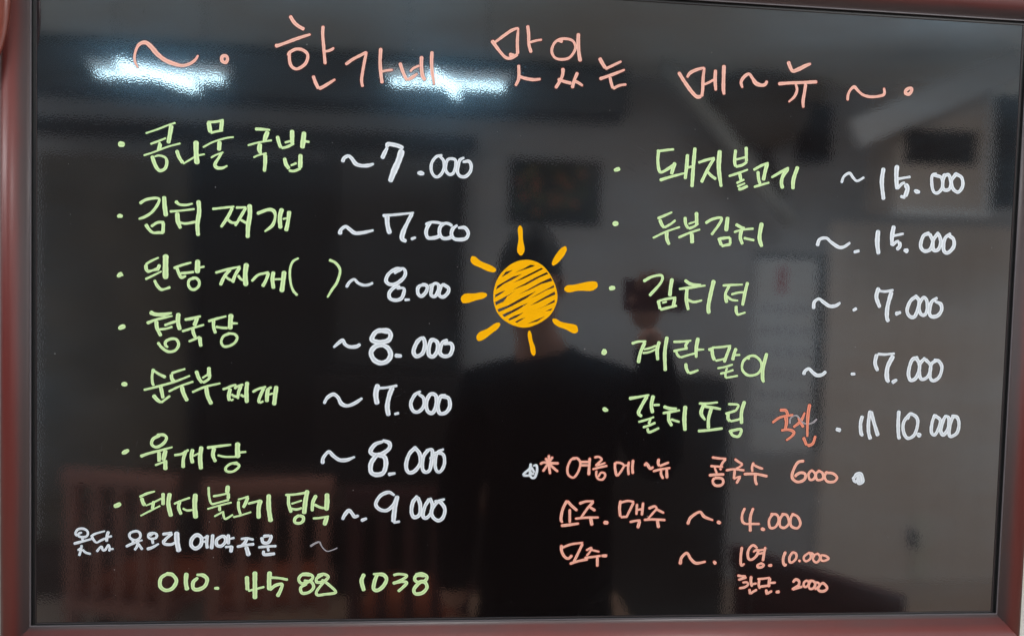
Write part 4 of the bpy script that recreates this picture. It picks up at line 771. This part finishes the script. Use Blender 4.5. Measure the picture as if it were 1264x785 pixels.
# dark cabinet behind the person
t = empty('low_cabinet', (.45, -2.9, 0), 'nearly black low cabinet with two doors behind the person', 'cabinet')
M_cab = mat('black_brown_wood', lin(26, 18, 17), .5, noise=((3, 3, 12), .2))
part('carcass', M_cab, t, (-.75, -3.15, 0), (1.36, -2.80, Z0-.42), .01)
part('door', M_cab, t, (-.70, -2.80, .08), (.29, -2.78, Z0-.47), .004)
part('door', M_cab, t, (.31, -2.80, .08), (1.32, -2.78, Z0-.47), .004)
t = empty('bench', (-.15, -1.95, 0), 'long low brown wooden bench standing between the chairs and the person', 'bench')
M_bench = mat('bench_wood', lin(150, 118, 98), .5, noise=((3, 9, 3), .15))
part('seat', M_bench, t, (-.85, -2.12, .44), (.62, -1.78, .48), .006)
for sx_ in (-.78, .5):
    part('leg', M_bench, t, (sx_, -2.1, 0), (sx_+.05, -1.8, .44), .004)
# table and chairs behind the photographer
M_red = mat('reddish_wood', lin(158, 106, 92), .4, noise=((3, 3, 14), .2))
M_cush = mat('orange_cushion', lin(150, 70, 40), .7)
M_dred = mat('dark_red_wood', lin(70, 28, 28), .4, noise=((3, 3, 14), .2))
def chair(loc, rz, m, label, solid=False):
    t = empty('wooden_chair', loc, label, 'chair', 'wooden chairs around the table', rz)
    for sx_ in (-1, 1):
        obj('leg', B((sx_*.20-.022, -.22, 0), (sx_*.20+.022, -.176, .44), bev=.004), m, t)
        obj('leg', B((sx_*.20-.022, .18, 0), (sx_*.20+.022, .224, .44), bev=.004), m, t)
        obj('back_post', B((sx_*.20-.024, .18, .48), (sx_*.20+.024, .22, 0.94), bev=.004), m, t)
    obj('seat', B((-.225, -.235, .44), (.225, .235, .478), bev=.006), m, t)
    obj('cushion', B((-.20, -.21, .479), (.20, .17, .53), bev=.02), M_cush, t)
    obj('top_rail', B((-.24, .182, .94), (.24, .222, 1.00), bev=.006), m, t)
    if solid: obj('back_panel', B((-.17, .186, .50), (.17, .212, .94), bev=.006), m, t)
    for k in range(0 if solid else 3):
        obj('back_slat', B((-.12+.10*k, .19, .48), (-.08+.10*k, .208, .94), bev=.002), m, t)
    return t
chair((-1.32, -2.25, 0), .25, M_red, 'reddish wooden chair with an orange cushion, leftmost in the mirrored room')
chair((-.80, -2.15, 0), -.1, M_red, 'reddish wooden chair right of the leftmost one, by the table end')
chair((-.22, -2.0, 0), .1, M_dred, 'dark red wooden chair just left of the person')
chair((1.05, -1.15, 0), .9, M_dred, 'dark red chair with a solid back panel right of the person', True)
t = empty('dining_table', (-.7, -2.75, 0), 'brown wooden dining table behind the chairs', 'table')
obj('table_top', B((-1.0, -.35, .72), (1.0, .35, .76), bev=.006), M_brown, t)
for sx_ in (-1, 1):
    for sy in (-1, 1): obj('leg', B((sx_*.9-.03, sy*.28-.03, 0), (sx_*.9+.03, sy*.28+.03, .72), bev=.004), M_brown, t)

# ---------------- the person who takes the photograph ----------------
def skin(name, verts, edges, m, parent, sub=2, root=0):
    me = bpy.data.meshes.new(name); me.from_pydata([v[:3] for v in verts], edges, []); me.materials.append(m)
    o = bpy.data.objects.new(name, me); C.objects.link(o); o.parent = parent
    o.modifiers.new('skin', 'SKIN').use_smooth_shade = True
    if not me.skin_vertices: 
        me.attributes.new('skin', 'FLOAT', 'POINT') if False else None
    for i, v in enumerate(verts):
        sv = me.skin_vertices[0].data[i]; sv.radius = (v[3], v[4] if len(v) > 4 else v[3]); sv.use_root = (i == root)
    s = o.modifiers.new('subsurf', 'SUBSURF'); s.levels = sub; s.render_levels = sub
    return o
M_jacket = mat('black_cloth', lin(9, 8, 9), 1, .02)
M_skin = mat('skin', lin(176, 128, 108), .55, .3)
M_hair = mat('black_hair', lin(16, 13, 12), .6)
P = empty('person', (.17, -1.12, 0), 'person in a black jacket holding up a phone in front of the board', 'person')
z = Z0
bv = [(0, 0, .95, .11, .07), (0, 0, 1.15, .11, .07), (.01, -.01, 1.36, .13, .08), (.0, -.01, 1.49, .10, .07), (-.03, 0, 1.56, .055, .055), (-.05, .0, 1.62, .052, .052), (-.07, .02, 1.74, .072, .085), (-.07, .01, 1.83, .068, .082),
      (-.19, -.01, 1.46, .075), (-.25, .02, 1.22, .055), (-.26, .08, 1.02, .042), (-.26, .11, .90, .032),
      (.20, -.01, 1.46, .075), (.30, .06, 1.26, .058), (.24, .22, 1.50, .045), (.19, .27, 1.66, .032),
      (-.10, 0, .85, .10), (-.11, .01, .50, .07), (-.12, -.02, .10, .045), (-.13, .12, .04, .045),
      (.10, 0, .85, .10), (.11, .01, .50, .07), (.12, -.02, .10, .045), (.13, .12, .04, .045)]
be = [(0, 1), (1, 2), (2, 3), (3, 4), (4, 5), (5, 6), (6, 7), (3, 8), (8, 9), (9, 10), (10, 11), (3, 12), (12, 13), (13, 14), (14, 15),
      (0, 16), (16, 17), (17, 18), (18, 19), (0, 20), (20, 21), (21, 22), (22, 23)]
body = skin('body', bv, be, M_skin, P)
# clothes: a slightly larger skin over torso, arms and legs
g = lambda i, k=.012: tuple(bv[i][:3]) + tuple(r+k for r in bv[i][3:])
jv0 = (-.02, 0, 1.57, .075); jv = [(0, 0, .74, .22, .16), (0, 0, 1.15, .19, .12), (.01, -.01, 1.36, .21, .13), (.0, -.01, 1.48, .17, .12), g(8), g(9), g(10), (-.26, .105, .93, .045), g(12), g(13), g(14), (.198, .262, 1.64, .045), jv0]
skin('jacket', jv, [(0, 1), (1, 2), (2, 3), (3, 4), (4, 5), (5, 6), (6, 7), (3, 8), (8, 9), (9, 10), (10, 11), (3, 12)], M_jacket, P)
tv = [(0, 0, 1.02, .15, .11), g(16, .015), g(17, .015), g(18, .02), g(20, .015), g(21, .015), g(22, .02)]
skin('trousers', tv, [(0, 1), (1, 2), (2, 3), (0, 4), (4, 5), (5, 6)], mat('dark_trousers', lin(12, 11, 13), 1, .02), P)
bm = bmesh.new(); bmesh.ops.create_uvsphere(bm, u_segments=24, v_segments=16, radius=1)
for v in bm.verts: v.co = Vector((v.co.x*.088-.07, v.co.y*.10-.012, v.co.z*.105+1.80 + (.03 if v.co.y > .3 else 0)))
obj('hair', bm, M_hair, P, True)
# nose, eyes, ears on the face side (facing the board, +y)
obj('nose', T([(-.07, .098, 1.77), (-.07, .122, 1.735)], [.006, .013], n=10), M_skin, P, True)
for s in (-1, 1):
    bm = bmesh.new(); bmesh.ops.create_uvsphere(bm, u_segments=12, v_segments=8, radius=.011); obj('eye', bm, mat('eye_dark', lin(30, 22, 20), .3), P, True, (-.07+s*.032, .092, 1.775))
    bm = bmesh.new(); bmesh.ops.create_uvsphere(bm, u_segments=12, v_segments=8, radius=1)
    for v in bm.verts: v.co = Vector((v.co.x*.010, v.co.y*.018, v.co.z*.030))
    obj('ear', bm, M_skin, P, True, (-.07+s*.088, .0, 1.755))
# raised hand: palm and five fingers round the phone
def hand(o, dirs, parent, side):
    ox, oy, oz = o
    v = [(ox, oy, oz, .028, .018), (ox, oy+.02, oz+.04, .036, .014), (ox, oy+.028, oz+.075, .034, .012)]; e = [(0, 1), (1, 2)]
    for k, (dx, ln) in enumerate(((-.030, .9), (-.011, 1.0), (.009, .95), (.028, .78))):
        b = len(v); L = .034*ln
        v += [(ox+dx, oy+.030, oz+.082, .009), (ox+dx*1.15, oy+.040+.3*L, oz+.082+L*.9, .0085), (ox+dx*1.15, oy+.052+L*.7, oz+.082+L*1.5, .008), (ox+dx*1.1, oy+.050+L*1.4, oz+.082+L*1.6, .007)]
        e += [(2, b), (b, b+1), (b+1, b+2), (b+2, b+3)]
    b = len(v)
    v += [(ox-side*.034, oy+.025, oz+.035, .012), (ox-side*.052, oy+.040, oz+.060, .010), (ox-side*.048, oy+.052, oz+.085, .009)]
    e += [(1, b), (b, b+1), (b+1, b+2)]
    return skin('hand', v, e, M_skin, parent, sub=1)
hand((.185, .275, 1.655), None, P, 1)
hl = hand((0, 0, 0), None, P, -1); hl.location = (-.26, .115, .89); hl.rotation_euler = (math.pi, 0, 0)
t = empty('mobile_phone', (.36, -.80, Z0+.02), 'dark red phone in the raised hand of the person', 'phone')
obj('phone_body', B((-.075, -.005, -.037), (.075, .005, .037), bev=.003), mat('dark_red_case', lin(92, 34, 30), .4), t)
obj('camera_bump', B((.045, .005, .008), (.068, .008, .030), bev=.001), M_dark, t)
